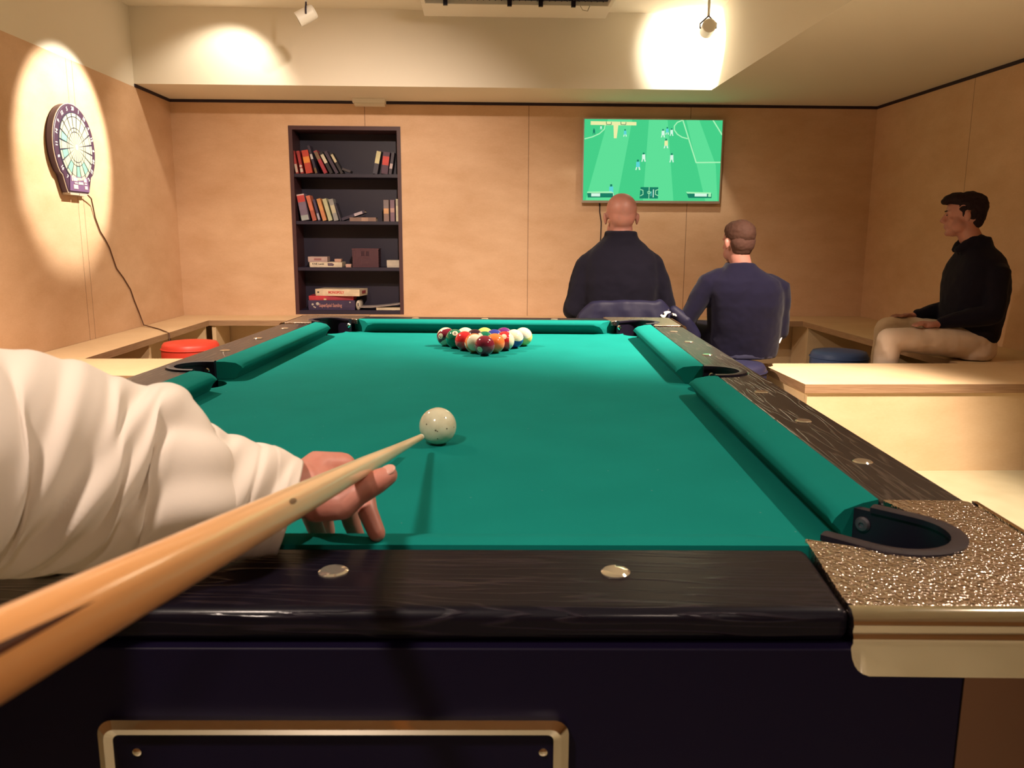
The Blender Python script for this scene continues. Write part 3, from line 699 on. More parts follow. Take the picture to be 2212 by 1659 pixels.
# ------------------------------------------------------------------ the pool table (own frame, turned a little in the room)
TO, TR_ = V((-0.1252, 0.7771, 0)), -0.0607
RZ, BEDZ = 0.770, 0.730
Wn, Ln = 0.495, 1.980          # half width, length between cushion noses
def warp(p):
    s = min(1, max(0, 1 - p.y / .7)); s = s * s * (3 - 2 * s)
    return V((p.x, p.y + .034 * p.x * s, p.z))
def T2W(x, y, z):
    p = warp(V((x, y, z))); c, s = math.cos(TR_), math.sin(TR_)
    return V((TO.x + c * p.x - s * p.y, TO.y + s * p.x + c * p.y, p.z))
table = empty('pool_table', TO, TR_, 'green pool table with black oak rails and metal corners', 'pool table')
def tb(mb, name, mat, **kw):
    for v in mb.bm.verts: v.co = warp(v.co)
    o = mb.build(name, mat, table, **kw)
    return o
WX, WY0, WY1 = .558, -.047, Ln + .062        # wood begins
OX, OY0, OY1 = .648, -.172, Ln + .150        # outer edge of the flat rail
CPX, CPY0, CPY1 = .532, -.010, Ln + .010      # corner pocket centres
SPX, SPY = .566, .985                         # side pocket centre
PR = .064
def arc(cx, cy, r, a0, a1, n=14):
    return [(cx + r * math.cos(R(a0 + (a1 - a0) * i / n)), cy + r * math.sin(R(a0 + (a1 - a0) * i / n))) for i in range(n + 1)]
def mir(poly, sx=1, ymid=None):
    q = [(p[0] * sx, p[1] if ymid is None else 2 * ymid - p[1]) for p in poly]
    return q[::-1] if (sx < 0) != (ymid is not None) else q
# bed with six pocket holes
r = .056
bed = []
bed += [(-.49, -.045), (.49, -.045)]
bed += arc(CPX, CPY0, r, 220, 45, 12)[0:0] + [(CPX - r * 1.0, CPY0 - .02)] + arc(CPX, CPY0, r, 200, 70, 10) + [(CPX + .02, CPY0 + r + .01)]
bed += [(.55, .10), (.55, SPY - .06)] + arc(SPX, SPY, r, 250, 110, 12) + [(.55, SPY + .06), (.55, Ln - .10)]
bed += [(CPX + .02, CPY1 - r - .01)] + arc(CPX, CPY1, r, 290, 160, 10) + [(CPX - r, CPY1 + .02), (.47, Ln + .045)]
L = [(-x, y) for x, y in bed[2:]][::-1]
bed = bed[2:] + L
tb(MB().prism(bed, BEDZ - .025, BEDZ), 'bed', m_cloth)
# cushions: (foot line at the wood, nose line), profile swept
def cushion(a_w, b_w, a_n, b_n):
    """a/b = ends at the wood side (w) and at the nose (n), xy"""
    b = MB(); n = 40; rs = []
    rnd = .010
    for i in range(n + 1):
        s = i / n
        w = V((a_w[0] + (b_w[0] - a_w[0]) * s, a_w[1] + (b_w[1] - a_w[1]) * s, 0))
        q = V((a_n[0] + (b_n[0] - a_n[0]) * s, a_n[1] + (b_n[1] - a_n[1]) * s, 0))
        d = q - w
        L_ = V((b_n[0] - a_n[0], b_n[1] - a_n[1], 0)).length * min(s, 1 - s)
        dip = .006 * max(0, 1 - L_ / .03) ** 2
        prof = [(0, RZ + .0015), (.35, RZ + .0025 - dip * .2), (.75, RZ + .0005 - dip * .4), (.93, RZ - .003 - dip), (1.0, RZ - .0085 - dip), (.985, RZ - .014), (.82, RZ - .024), (.68, BEDZ + .001), (0, BEDZ + .001)]
        rs.append([V((w.x + d.x * t_, w.y + d.y * t_, z)) for t_, z in prof])
    b.rings(rs)
    return tb(b, 'cushion', m_cloth, auto=50)
for sx in (1, -1):
    cushion((sx * WX, .092), (sx * WX, .925), (sx * Wn, .058), (sx * Wn, .905))
    cushion((sx * WX, 1.050), (sx * WX, Ln - .055), (sx * Wn, 1.058), (sx * Wn, Ln - .108))
cushion((-.440, WY0), (.440, WY0), (-.395, -.004), (.395, -.004))
cushion((-.452, WY1), (.452, WY1), (-.392, Ln), (.392, Ln))
# wooden rails
def rail(poly, axis, side):
    o = tb(MB().prism(poly, RZ - .028, RZ), 'rail', m_oakX if axis == 'X' else m_oakY, bevel=.010 if axis == 'X' else .007, seg=4)
    return o
r2 = .0665
for sx in (1, -1):
    poly = [(WX, .088), (OX + .018, .088), (OX + .018, Ln - .11), (WX, Ln - .11), (WX, SPY + r2)] + arc(SPX, SPY, r2, 97, -97, 16) + [(WX, SPY - r2)]
    poly = [(WX, .088), (OX + .010, .088), (OX + .010, Ln - .11), (WX, Ln - .11)] + [p for p in arc(SPX, SPY, r2, 97, -97, 16)]
    rail([(sx * x, y) for x, y in poly], 'Y', sx)
rail([(-.432, WY0), (.432, WY0), (.424, OY0 - .008), (-.424, OY0 - .008)], 'X', 0)
rail([(-.455, WY1), (.455, WY1), (.455, OY1 + .012), (-.455, OY1 + .012)], 'X', 0)
# sights
m_sight = M_('pearl_sight', (.88, .80, .66), .10, metal=.85, bump=(40, .02, .0003, (1, 1, 1)))
def sight(x, y):
    b = MB(); b.lathe([(.0128, RZ - .0005), (.0128, RZ + .0012), (.0108, RZ + .0026), (.006, RZ + .0026), (.0005, RZ + .0026)], 24, M=Matrix.Translation((x, y, 0)))
    tb(b, 'sight', m_sight, auto=35)
for sx in (1, -1):
    for q in (1, 2, 3, 5, 6, 7): sight(sx * .6025, Ln * q / 8 + (.006 if q < 4 else -.002))
for q in (-1, 0, 1):
    sight(q * .2455, -.107); sight(q * .2440, Ln + .0965)
# corner castings with a U shaped opening, pocket liners, bolts
def U_open(r, m=.046, m2=None):
    """outline of a pocket opening: from the right hand mouth point round the outside to the left hand one (near right corner)"""
    c = V((CPX, CPY0)); u = V((.7071, -.7071)); n = V((.7071, .7071))
    pts = [c + n * r - u * m]
    for i in range(17):
        a = PI / 2 - PI * i / 16
        pts.append(c + n * r * math.sin(a) + u * r * math.cos(a))
    pts.append(c - n * r - u * (m if m2 is None else m2))
    return [(p.x, p.y) for p in pts]
cast_out = [(.434, -.036), (.424, -.166), (.430, -.1745), (.640, -.1745), (.655, -.160), (.655, .083), (.648, .088), (.562, .090)]
def corner(sx, far):
    f = lambda poly: [(sx * x, (Ln - y) if far else y) for x, y in poly]
    op = U_open(.0635)
    poly = cast_out[0:8] + op[1:-1]
    poly = [(.436, -.030)] + cast_out[1:8] + [p for p in op[1:-1]]
    o = tb(MB().prism(f(poly), RZ - .014, RZ + .0022), 'corner_casting', m_hammer, bevel=.0012)
    # rolled chrome edge with a lip that covers the cabinet corner
    path = [(.4235, -.174), (.625, -.176), (.648, -.172), (.658, -.150), (.659, .086)]
    prof = [(0.0, .0022), (.006, .0016), (.0115, -.003), (.0140, -.009), (.0125, -.0135), (.0145, -.018), (.0150, -.023), (.0122, -.027), (.0120, -.052), (.0105, -.054), (.002, -.054), (.002, -.012)]
    b = MB(); rs = []
    P = [V((x, y, 0)) for x, y in path]
    fine = []
    for i in range(len(P) - 1):
        lg = (P[i + 1] - P[i]).length
        ks = [0, .0015, .004, .007, .011, .016, .05, .1, .15] if i == 0 else ([0, .05, .1, .15, .2, lg - .016, lg - .011, lg - .007, lg - .004, lg - .0015] if i == len(P) - 2 else [0, lg / 3, lg * 2 / 3])
        fine += [P[i].lerp(P[i + 1], j / lg) for j in ks]
    fine.append(P[-1])
    for i, p in enumerate(fine):
        tg = (fine[min(i + 1, len(fine) - 1)] - fine[max(i - 1, 0)]).normalized(); nn = V((tg.y, -tg.x, 0))
        ends = min(i, len(fine) - 1 - i)
        cut = 1.0
        ring = []
        for d, z in prof:
            zz = z
            if z < -.03: zz = -.029 + (z + .029) * min(1, (.02, .35, .62, .8, .92, 1)[min(ends, 5)] + .001)
            q = p + nn * d
            ring.append(V((sx * q.x, (Ln - q.y) if far else q.y, RZ + zz)))
        rs.append(ring)
    b.rings(rs)
    lip = b
    for v in lip.bm.verts: v.co = warp(v.co)
    lo = lip.build('edge_trim', m_chrome, o, auto=45)
    # liner: wall and rim
    wall_o, wall_i = U_open(.0630, .082, .046), U_open(.0535, .082, .046)
    for nm, zt, zb, so, si in (('rim', RZ + .0052, RZ - .002, U_open(.0655), U_open(.0500)), ('wall', RZ - .002, BEDZ - .085, wall_o, wall_i)):
        b = MB(); rs = []
        k0, k1 = (0, len(so)) if nm == 'rim' else (0, len(so))
        for i in range(k0, k1):
            pass
        so2, si2 = (so, si)
        if nm == 'rim':
            so2 = so[:]; si2 = si[:]
        for a, c in zip(so2, si2):
            A = f([a])[0]; C = f([c])[0]
            rs.append([V((A[0], A[1], zb)), V((A[0], A[1], zt - (.0015 if nm == 'rim' else 0))), V(((A[0] + C[0]) / 2, (A[1] + C[1]) / 2, zt)), V((C[0], C[1], zt - (.0015 if nm == 'rim' else 0))), V((C[0], C[1], zb))])
        b.rings(rs)
        if nm == 'rim': ro = tb(b, 'pocket_liner', m_rubber, auto=40)
        else:
            for v in b.bm.verts: v.co = warp(v.co)
            b.build('pocket_wall', m_rubber, ro, auto=60)
    b = MB(); c = f([(CPX, CPY0)])[0]
    b.lathe([(.001, BEDZ - .088), (.053, BEDZ - .088), (.053, BEDZ - .084), (.001, BEDZ - .084)], 24, M=Matrix.Translation((c[0], c[1], 0)))
    for v in b.bm.verts: v.co = warp(v.co)
    b.build('pocket_floor', m_rubber, ro)
    for (px_, py_, dx, dy) in ((CPX + .7071 * .0530 - .038, CPY0 + .7071 * .0530 + .038, -.7071, -.7071), (CPX - .7071 * .0530 - .030, CPY0 - .7071 * .0530 + .030, .7071, .7071)):
        A = f([(px_, py_)])[0]; d = V((sx * dx, -dy if far else dy, 0))
        q = Matrix.Translation(V((A[0], A[1], RZ - .018))) @ d.to_track_quat('Z', 'Y').to_matrix().to_4x4()
        b = MB(); b.lathe([(.0085, -.003), (.0085, .001), (.0065, .0035), (.003, .0042), (.0028, .0025), (.0003, .0025)], 20, M=q)
        tb(b, 'pocket_bolt', m_chrome if not (sx > 0 and not far) else M_('dull_bolt', (.16, .16, .20), .4, metal=.7, bump=(60, .05, .0005, (1, 1, 1))), auto=35)
for sx in (1, -1):
    for far in (False, True): corner(sx, far)
# side pockets
for sx in (1, -1):
    f = lambda x, y, z: V((sx * x, y, z))
    b = MB(); rs = []
    so = [(SPX - .012, SPY + .0675)] + arc(SPX, SPY, .0675, 95, -95, 20) + [(SPX - .012, SPY - .0675)]
    si = [(SPX - .012, SPY + .052)] + arc(SPX, SPY, .052, 95, -95, 20) + [(SPX - .012, SPY - .052)]
    for a, c in zip(so, si):
        rs.append([f(a[0], a[1], RZ - .004), f(a[0], a[1], RZ + .0035), f((a[0] + c[0]) / 2, (a[1] + c[1]) / 2, RZ + .005), f(c[0], c[1], RZ + .0035), f(c[0], c[1], RZ - .004)])
    b.rings(rs); ro = tb(b, 'pocket_liner', m_rubber, auto=40)
    b = MB(); rs = []
    so = arc(SPX, SPY, .066, 120, -120, 20); si = arc(SPX, SPY, .055, 120, -120, 20)
    so = [(SPX - .012, SPY + .066)] + arc(SPX, SPY, .066, 95, -95, 20) + [(SPX - .012, SPY - .066)]
    si = [(SPX - .012, SPY + .055)] + arc(SPX, SPY, .055, 95, -95, 20) + [(SPX - .012, SPY - .055)]
    for a, c in zip(so, si):
        rs.append([f(a[0], a[1], BEDZ - .08), f(a[0], a[1], RZ - .004), f(c[0], c[1], RZ - .004), f(c[0], c[1], BEDZ - .08)])
    b.rings(rs)
    for v in b.bm.verts: v.co = warp(v.co)
    b.build('pocket_wall', m_rubber, ro, auto=60)
    b = MB(); b.lathe([(.001, BEDZ - .084), (.055, BEDZ - .084), (.055, BEDZ - .080), (.001, BEDZ - .080)], 24, M=Matrix.Translation((sx * SPX, SPY, 0)))
    b.build('pocket_floor', m_rubber, ro)
    q = Matrix.Translation((sx * (SPX + .006), SPY + .0545, RZ - .018)) @ V((0, -1, 0)).to_track_quat('Z', 'Y').to_matrix().to_4x4()
    b = MB(); b.lathe([(.007, -.003), (.007, .001), (.005, .003), (.0003, .003)], 18, M=q); tb(b, 'pocket_bolt', m_chrome, auto=35)
# cabinet, corner posts, ball return
b = MB()
CX, CY0, CY1, CZ0 = .618, -.168, Ln + .14, .40
b.box(-.515, .515, CY0 - .018, CY0, CZ0, RZ - .029); b.box(-.515, .515, CY1, CY1 + .018, CZ0, RZ - .029)
b.box(-CX - .018, -CX, CY0 + .09, CY1 - .09, CZ0, RZ - .029); b.box(CX, CX + .018, CY0 + .09, CY1 - .09, CZ0, RZ - .029)
b.box(-CX, CX, CY0, CY1, CZ0, CZ0 + .02)
tb(b, 'cabinet', m_cab, bevel=.002)
for sx in (1, -1):
    for y0, s in ((CY0, 1), (CY1, -1)):
        pts = [(.5155, 0 - .018), (.575, -.018), (.605, -.010), (.628, .012), (.637, .042), (.637, .0895), (.600, .0895), (.5155, .02)]
        b = MB(); b.prism([(sx * x, y0 + s * y) for x, y in pts], 0, RZ - .029); tb(b, 'leg', m_leg_metal, auto=30)
fx0, fx1, fz1, fz0, fy = -.168, .203, .683, .50, CY0 - .018
b = MB()
def rrect(x0, x1, z0, z1, r_):
    return arc(x1 - r_, z1 - r_, r_, 0, 90, 6) + arc(x0 + r_, z1 - r_, r_, 90, 180, 6) + arc(x0 + r_, z0 + r_, r_, 180, 270, 6) + arc(x1 - r_, z0 + r_, r_, 270, 360, 6)
prof_o = rrect(fx0, fx1, fz0, fz1, .012); prof_i = rrect(fx0 + .012, fx1 - .012, fz0 + .012, fz1 - .012, .005)
rs = []
for (a, c) in zip(prof_o, prof_i):
    rs.append([V((a[0], fy + .001, a[1])), V((a[0], fy - .006, a[1])), V(((a[0] + c[0]) / 2, fy - .0095, (a[1] + c[1]) / 2)), V((c[0], fy - .007, c[1])), V((c[0], fy + .001, c[1]))])
b.rings(rs, closed=True); tb(b, 'ball_return_frame', m_chrome, auto=40)
tb(MB().box(fx0 + .012, fx1 - .012, fy - .002, fy + .0005, fz0 + .012, fz1 - .012), 'ball_return_panel', m_cab)
for x in (fx0 + .028, fx1 - .020):
    q = Matrix.Translation((x, fy - .002, fz1 - .030)) @ V((0, -1, 0)).to_track_quat('Z', 'Y').to_matrix().to_4x4()
    b = MB(); b.lathe([(.0035, 0), (.0035, .001), (.002, .002), (.0003, .002)], 14, M=q); tb(b, 'screw', m_chrome, auto=35)

# ------------------------------------------------------------------ balls
BCOL = {1: (.80, .62, .16), 2: (.02, .04, .30), 3: (.60, .02, .03), 4: (.15, .02, .17), 5: (.85, .20, .05), 6: (.0, .16, .085), 7: (.20, .012, .035), 8: (.03, .006, .02)}
m_ivory = M_('ball_ivory', (.80, .74, .56), .12, coat=.5, coat_rough=.04, bump=(40, .01, .0003, (1, 1, 1)))
m_ball = {k: M_('ball_colour', c, .12, coat=.6, coat_rough=.04, bump=(40, .01, .0003, (1, 1, 1))) for k, c in BCOL.items()}
BR = .028
def pool_ball(num, tx, ty, face, pole, label):
    """face = direction (world) the number disc looks to, roll = turn about it"""
    c = T2W(tx, ty, BEDZ + BR)
    base = num if num <= 8 else num - 8
    X_ = V(face).normalized(); Z_ = V(pole); Z_ = (Z_ - X_ * Z_.dot(X_)).normalized()
    q = Matrix((X_, Z_.cross(X_), Z_)).transposed().to_4x4()
    bm_ = MB(); seg, nr = 40, 24
    rs = []
    lat = [-90 + .5] + [-78, -66, -54, -44, -36, -32, -24, -16, -8, 0, 8, 16, 24, 32, 36, 44, 54, 66, 78] + [89.5]
    for la in lat:
        rs.append([V((BR * math.cos(R(la)) * math.cos(2 * PI * i / seg), BR * math.cos(R(la)) * math.sin(2 * PI * i / seg), BR * math.sin(R(la)))) for i in range(seg)])
    bm_.rings(rs)
    for f_ in bm_.bm.faces:
        z = f_.calc_center_median().z
        f_.material_index = 1 if (num > 8 and abs(z) > BR * math.sin(R(33.5))) else 0
    o = bm_.build('pool_ball', [m_ball[base], m_ivory], smooth=True)
    o.matrix_world = Matrix.Translation(c) @ q
    tag(o, label, 'pool ball', 'racked pool balls')
    for s in (1, -1):
        rr = BR * 1.004
        b = MB(); rs = []
        for an in (1, 6, 12, 17.5):
            rs.append([V((s * rr * math.cos(R(an)), s * rr * math.sin(R(an)) * math.cos(2 * PI * i / 24), s * rr * math.sin(R(an)) * math.sin(2 * PI * i / 24))) for i in range(24)])
        b.rings(rs, cap1=False); b.build('number_disc', m_ivory, o, smooth=True)
        def wrap(p, s=s):
            v = V((s * BR * .95, s * p.x, p.y)); return v.normalized() * (BR * 1.007)
        text_mesh(str(num), .0135 if num < 10 else .011, None, 'number', m_print_k, o, 0, wrap=wrap, bold=.0003)
    return o
ra, sp_ = R(3.5), .0582
fx_, fy_ = .0365, 1.468
def rk(row, i):   # row 0 = tip; i counted from the left
    x = (i - row / 2) * sp_; y = row * .866 * sp_
    return fx_ + x * math.cos(ra) - y * math.sin(ra) + .0, fy_ + x * math.sin(ra) + y * math.cos(ra)
cam_dir = V((-.02, -1, .13))
HID = (.5, -.866, .02); HID2 = (-.5, -.866, .02); UP_ = (0, .1, 1)
RACK = [
    (0, 0, 7, (-.50, -.80, -.30), UP_, 'solid maroon seven ball at the near tip of the rack'),
    (1, 0, 13, (.95, .2, .2), (-.25, -.95, .12), 'striped ball showing only its cream side, just left behind the maroon tip ball'),
    (1, 1, 5, HID2, UP_, 'solid orange ball just right behind the maroon tip ball'),
    (2, 0, 3, HID, UP_, 'solid red ball on the left flank of the rack'),
    (2, 1, 14, HID, (.87, .5, .0), 'green striped ball in the middle of the rack'),
    (2, 2, 11, (-.12, -.82, .55), (.95, -.2, .1), 'red striped ball with its white number disc facing the near end of table'),
    (3, 0, 6, (.02, -.72, .68), UP_, 'dark green solid ball with number disc, beside the red one on the left flank'),
    (3, 1, 8, HID2, UP_, 'black eight ball inside the rack, left of the blue one'),
    (3, 2, 2, HID, UP_, 'solid blue ball inside the rack'),
    (3, 3, 10, (.9, .2, -.2), (.05, -.62, .78), 'blue striped ball on the right flank, cream above and blue below'),
    (4, 0, 15, (-.55, -.80, .16), (.28, -.5, -.8), 'maroon striped ball with number disc at the far left corner of the rack'),
    (4, 1, 12, (.98, .1, .0), (-.1, -.65, .75), 'mostly cream ball in the far row, second from left'),
    (4, 2, 1, HID2, UP_, 'pale yellow ball in the middle of the far row'),
    (4, 3, 4, HID2, UP_, 'solid purple ball in the far row, second from right'),
    (4, 4, 9, (.9, .3, .1), (-.1, -.66, .74), 'yellow striped ball at the far right corner of the rack'),
]
for (rw, i, num, face, pole, lab) in RACK:
    x, y = rk(rw, i)
    pool_ball(num, x, y, face, pole, lab)
# cue ball
CR = .0297
m_cue_ball = M_('cue_ball', (.70, .68, .50), .14, coat=.5, coat_rough=.05, bump=(40, .01, .0003, (1, 1, 1)), var=(60, (.62, .58, .40), .45, .75, (1, 1, 1)))
cb = MB().ball((0, 0, 0), CR, seg=56, nr=32).build('cue_ball', m_cue_ball, smooth=True)
cb.location = T2W(.0210, .489, BEDZ + CR)
tag(cb, 'cream white cue ball with small dark specks at the cue tip', 'cue ball')
m_speck = M_('dark_speck', (.16, .14, .09), .5, bump=(40, .01, .0003, (1, 1, 1)))
for (dx, dz, rr) in ((-.55, .28, .04), (-.06, .0, .05), (.03, -.05, .035), (.52, .06, .04), (.88, .05, .03), (.03, -.48, .035), (.40, .62, .03)):
    yv = -math.sqrt(max(0.01, 1 - dx * dx - dz * dz)); n = V((dx, yv, dz)).normalized()
    b = MB(); q = n.to_track_quat('Z', 'Y').to_matrix().to_4x4(); q.translation = n * CR * .9995
    b.lathe([(CR * rr, -.0004), (CR * rr, .00015), (.0001, .0002)], 12, M=q); b.build('speck', m_speck, cb)

# ------------------------------------------------------------------ cue
CT, CB_ = V((-.0942, 1.1848, .7620)), V((-.1360, .2153, .9426))
d = (CB_ - CT).normalized(); Lc = 1.45
t = empty('cue_stick', CT, 0, 'pale maple pool cue laid over the bridge hand, tip at the cue ball', 'cue')
m_maple = M_('maple', (.92, .67, .39), .30, coat=.45, coat_rough=.055, var=(9, (.80, .53, .28), .35, .65, (1, .12, 1)), bump=(30, .03, .0006, (1, .1, 1)))
def fade(m, c2, v):
    nt = m.node_tree; bs = nt.nodes['Principled BSDF']; src = bs.inputs['Base Color'].links[0].from_socket
    tc = nt.nodes.new('ShaderNodeTexCoord'); dt = nt.nodes.new('ShaderNodeVectorMath'); dt.operation = 'DOT_PRODUCT'; dt.inputs[1].default_value = v
    nt.links.new(tc.outputs['Object'], dt.inputs[0])
    mr = nt.nodes.new('ShaderNodeMapRange'); mr.inputs['From Min'].default_value = .50; mr.inputs['From Max'].default_value = 1.02; mr.interpolation_type = 'SMOOTHSTEP'
    nt.links.new(dt.outputs['Value'], mr.inputs['Value'])
    mx = nt.nodes.new('ShaderNodeMix'); mx.data_type = 'RGBA'; mx.inputs[7].default_value = (*c2, 1)
    nt.links.new(src, mx.inputs[6]); nt.links.new(mr.outputs['Result'], mx.inputs[0]); nt.links.new(mx.outputs[2], bs.inputs['Base Color'])
fade(m_maple, (.80, .37, .13), d); m_butt = m_maple
prof = [(.0105, .0047), (.25, .0067), (.44, .0090), (.58, .0101), (.68, .0107), (.80, .0114)]
def crad(s):
    P_ = [(0, .0046)] + prof + [(.98, .0122), (1.45, .0150)]
    for (a, ra_), (c, rc_) in zip(P_[:-1], P_[1:]):
        if s <= c: return ra_ + (rc_ - ra_) * (s - a) / (c - a)
    return P_[-1][1]
def seg_tube(s0, s1, name, mat, n=24, seg=32, parent=t):
    b = MB(); b.tube([d * (s0 + (s1 - s0) * i / n) for i in range(n + 1)], [crad(s0 + (s1 - s0) * i / n) for i in range(n + 1)], seg, round_ends=False)
    return b.build(name, mat, parent, auto=50)
MB().tube([d * .0006, d * .0055], [.0040, .0046], 20, round_ends=False).build('tip', M_('leather_tip', (.30, .22, .15), .8, bump=(300, .2, .0004, (1, 1, 1))), t, auto=40)
seg_tube(.0055, .020, 'ferrule', M_('white_ferrule', (.80, .76, .64), .3, bump=(60, .02, .0004, (1, 1, 1))), 4)
shaft = seg_tube(.020, .74, 'shaft', m_maple)
seg_tube(.74, 1.40, 'butt', m_butt)
MB().tube([d * 1.40, d * 1.445], [.0150, .0150], 24).build('bumper', m_rubber, t, smooth=True)
# dark spliced point in the butt and the small knot in the shaft
side = V((.136, -.215, .135)); side = (side - d * side.dot(d)).normalized(); bb = d.cross(side)
b = MB(); rs = []
for i in range(25):
    s = .955 + .33 * i / 24; wd = 1.15 * (i / 24) ** .8
    rs.append([d * s + (side * math.cos(a) + bb * math.sin(a)) * (crad(s) + .00025) for a in [(-.5 + k_ / 10) * 2 * wd * .5 for k_ in range(11)]])
for A, B in zip(rs[:-1], rs[1:]):
    for k_ in range(10): b.face([A[k_], A[k_ + 1], B[k_ + 1], B[k_]])
bmesh.ops.remove_doubles(b.bm, verts=b.bm.verts, dist=1e-5)
b.build('splice_point', M_('dark_splice', (.055, .012, .012), .2, coat=.8, coat_rough=.04, bump=(30, .03, .0006, (1, .1, 1))), t, smooth=True)

b = MB(); rs = []
for i in range(9):
    s = .725 + .0075 * math.sin(PI * (i / 8 - .5)); wd = .16 * math.cos(PI * (i / 8 - .5)) + .004
    rs.append([d * s + (side * math.cos(a) + bb * math.sin(a)) * (crad(s) + .0002) for a in [(-.5 + k_ / 8) * 2 * wd for k_ in range(9)]])
for A, B in zip(rs[:-1], rs[1:]):
    for k_ in range(8): b.face([A[k_], A[k_ + 1], B[k_ + 1], B[k_]])
bmesh.ops.remove_doubles(b.bm, verts=b.bm.verts, dist=1e-6)
b.build('knot', M_('dark_knot', (.22, .12, .06), .4, bump=(60, .05, .0004, (1, 1, 1))), t, smooth=True)
# ------------------------------------------------------------------ people
def hand_shape(b, wrist, palm, tips, th, r=.0085):
    """simple relaxed hand: wrist -> palm, four curled fingers and a thumb, all tubes rooted in the palm"""
    wrist, palm = V(wrist), V(palm)
    b.tube([wrist, wrist.lerp(palm, .5), palm], [.024, .030, .033], 14, flat=.55)
    for (k_, m_, t_) in tips: b.tube([palm.lerp(V(k_), .3), k_, m_, t_], [r * 1.1, r, r * .95, r * .85], 10)
    b.tube([wrist.lerp(palm, .35)] + [V(p) for p in th], [.012] + [r * 1.1] * (len(th) - 1) + [r * .95], 10)

def torso(b, secs, seg=28):
    """secs = (z, cx, cy, rx, ry)"""
    rs = []
    for (z, cx, cy, rx, ry) in secs:
        ring = []
        for i in range(seg):
            a = 2 * PI * i / seg; c, s = math.cos(a), math.sin(a)
            e = .80
            ring.append(V((cx + rx * math.copysign(abs(c) ** e, c), cy + ry * math.copysign(abs(s) ** e, s), z)))
        rs.append(ring)
    b.rings(rs)

def head_shape(b, c, yaw, s=1.0, neck_to=None, jaw=True):
    """head about the point between the ears, looking along yaw (0 = +y); s = scale"""
    Q = Matrix.Translation(V(c)) @ Matrix.Rotation(yaw, 4, 'Z') @ Matrix.Scale(s, 4)
    q3 = Q.to_3x3()
    P = lambda x, y, z: Q @ V((x, y, z))
    def el(x, y, z, rx, ry, rz, rot=None):
        m = q3 @ (rot.to_3x3() if rot else Matrix.Identity(3))
        b.ball(P(x, y, z), (rx, ry, rz), M=m, seg=28, nr=18)
    el(0, -.012, .045, .076, .092, .078)               # cranium
    el(0, .045, .035, .062, .050, .062)                # forehead
    el(0, -.040, .010, .066, .056, .066)               # occiput
    el(0, .040, -.030, .056, .048, .062)               # face
    el(0, .052, -.078, .040, .034, .034)               # jaw
    el(0, .078, -.094, .020, .016, .016)               # chin
    for sx in (-1, 1):
        el(sx * .045, .030, -.055, .020, .040, .034)   # jaw side
        el(sx * .038, .070, -.018, .020, .016, .014)   # cheek bone
        el(sx * .030, .086, .024, .024, .010, .008)    # brow
        el(sx * .032, .080, .006, .013, .010, .009)    # eyeball and lid
        m = Matrix.Rotation(sx * R(-18), 4, 'Z') @ Matrix.Rotation(R(-12), 4, 'X')
        el(sx * .080, -.006, -.004, .008, .018, .031, m)   # ear
        el(sx * .086, -.014, .006, .006, .012, .022, m)
    b.tube([P(0, .087, .020), P(0, .102, -.006), P(0, .113, -.026)], [.008 * s, .009 * s, .0105 * s], 12)   # nose
    el(0, .098, -.032, .016, .012, .009)
    el(0, .091, -.054, .022, .011, .006)               # lips
    el(0, .090, -.065, .019, .010, .007)
    if neck_to is not None:
        b.tube([P(0, -.012, -.02), P(0, -.016, -.07), V(neck_to)], [.056 * s, .056 * s, .062 * s], 20)

def cap_hair(b, c, yaw, s, balls):
    Q = Matrix.Translation(V(c)) @ Matrix.Rotation(yaw, 4, 'Z') @ Matrix.Scale(s, 4)
    for (x, y, z, rx, ry, rz) in balls:
        b.ball(Q @ V((x, y, z)), (rx, ry, rz), M=Q.to_3x3(), seg=24, nr=16)

# --- man with the shaved head, seen from behind
HX = .709
b = MB()
head_shape(b, (HX, 4.285, 1.150), 0.0, 1.03, (HX, 4.26, 1.00))
torso(b, [(.44, HX, 4.30, .15, .11), (.6, HX, 4.30, .16, .11), (.8, HX, 4.29, .16, .11), (.90, HX, 4.28, .14, .09), (.96, HX, 4.27, .10, .07), (1.02, HX, 4.265, .06, .05)])
for sx in (-1, 1):
    sh, el, wr = V((HX + sx * .165, 4.28, .885)), V((HX + sx * .240, 4.27, .675)), V((HX + sx * .135, 4.53, .665))
    if sx > 0: el = V((HX + sx * .246, 4.275, .692))
    b.tube([sh, sh.lerp(el, .5), el], [.048, .042, .038], 14); b.tube([el, el.lerp(wr, .4), wr], [.040, .038, .026], 14)
    pl = wr + V((-sx * .04, .065, .0))
    hand_shape(b, wr, pl, [(pl + V((-sx * (.01 + .004 * i), .045, .018 - i * .014)), pl + V((-sx * (.04), .05, .016 - i * .014)), pl + V((-sx * .055, .022, .012 - i * .014))) for i in range(4)], [pl + V((-sx * .012, .01, .035)), pl + V((-sx * .04, .03, .04))])
    b.tube([(HX + sx * .09, 4.32, .52), (HX + sx * .13, 4.72, .53)], [.082, .062], 16); b.tube([(HX + sx * .13, 4.72, .53), (HX + sx * .13, 4.78, .10)], [.056, .04], 16)
p1 = fuse(b, 'person', m_skin, voxel=.0065, smooth=5)
tag(p1, 'man with shaved head in a black sweater seen from behind, watching the screen', 'person')
b = MB()
torso(b, [(.43, HX, 4.30, .185, .135), (.55, HX, 4.30, .190, .140), (.70, HX, 4.295, .200, .140), (.82, HX, 4.285, .210, .140), (.90, HX, 4.28, .206, .128), (.945, HX, 4.275, .192, .115), (.98, HX, 4.27, .166, .102), (1.01, HX, 4.27, .134, .092), (1.035, HX, 4.265, .104, .085), (1.055, HX, 4.265, .087, .080), (1.085, HX, 4.268, .083, .080)])
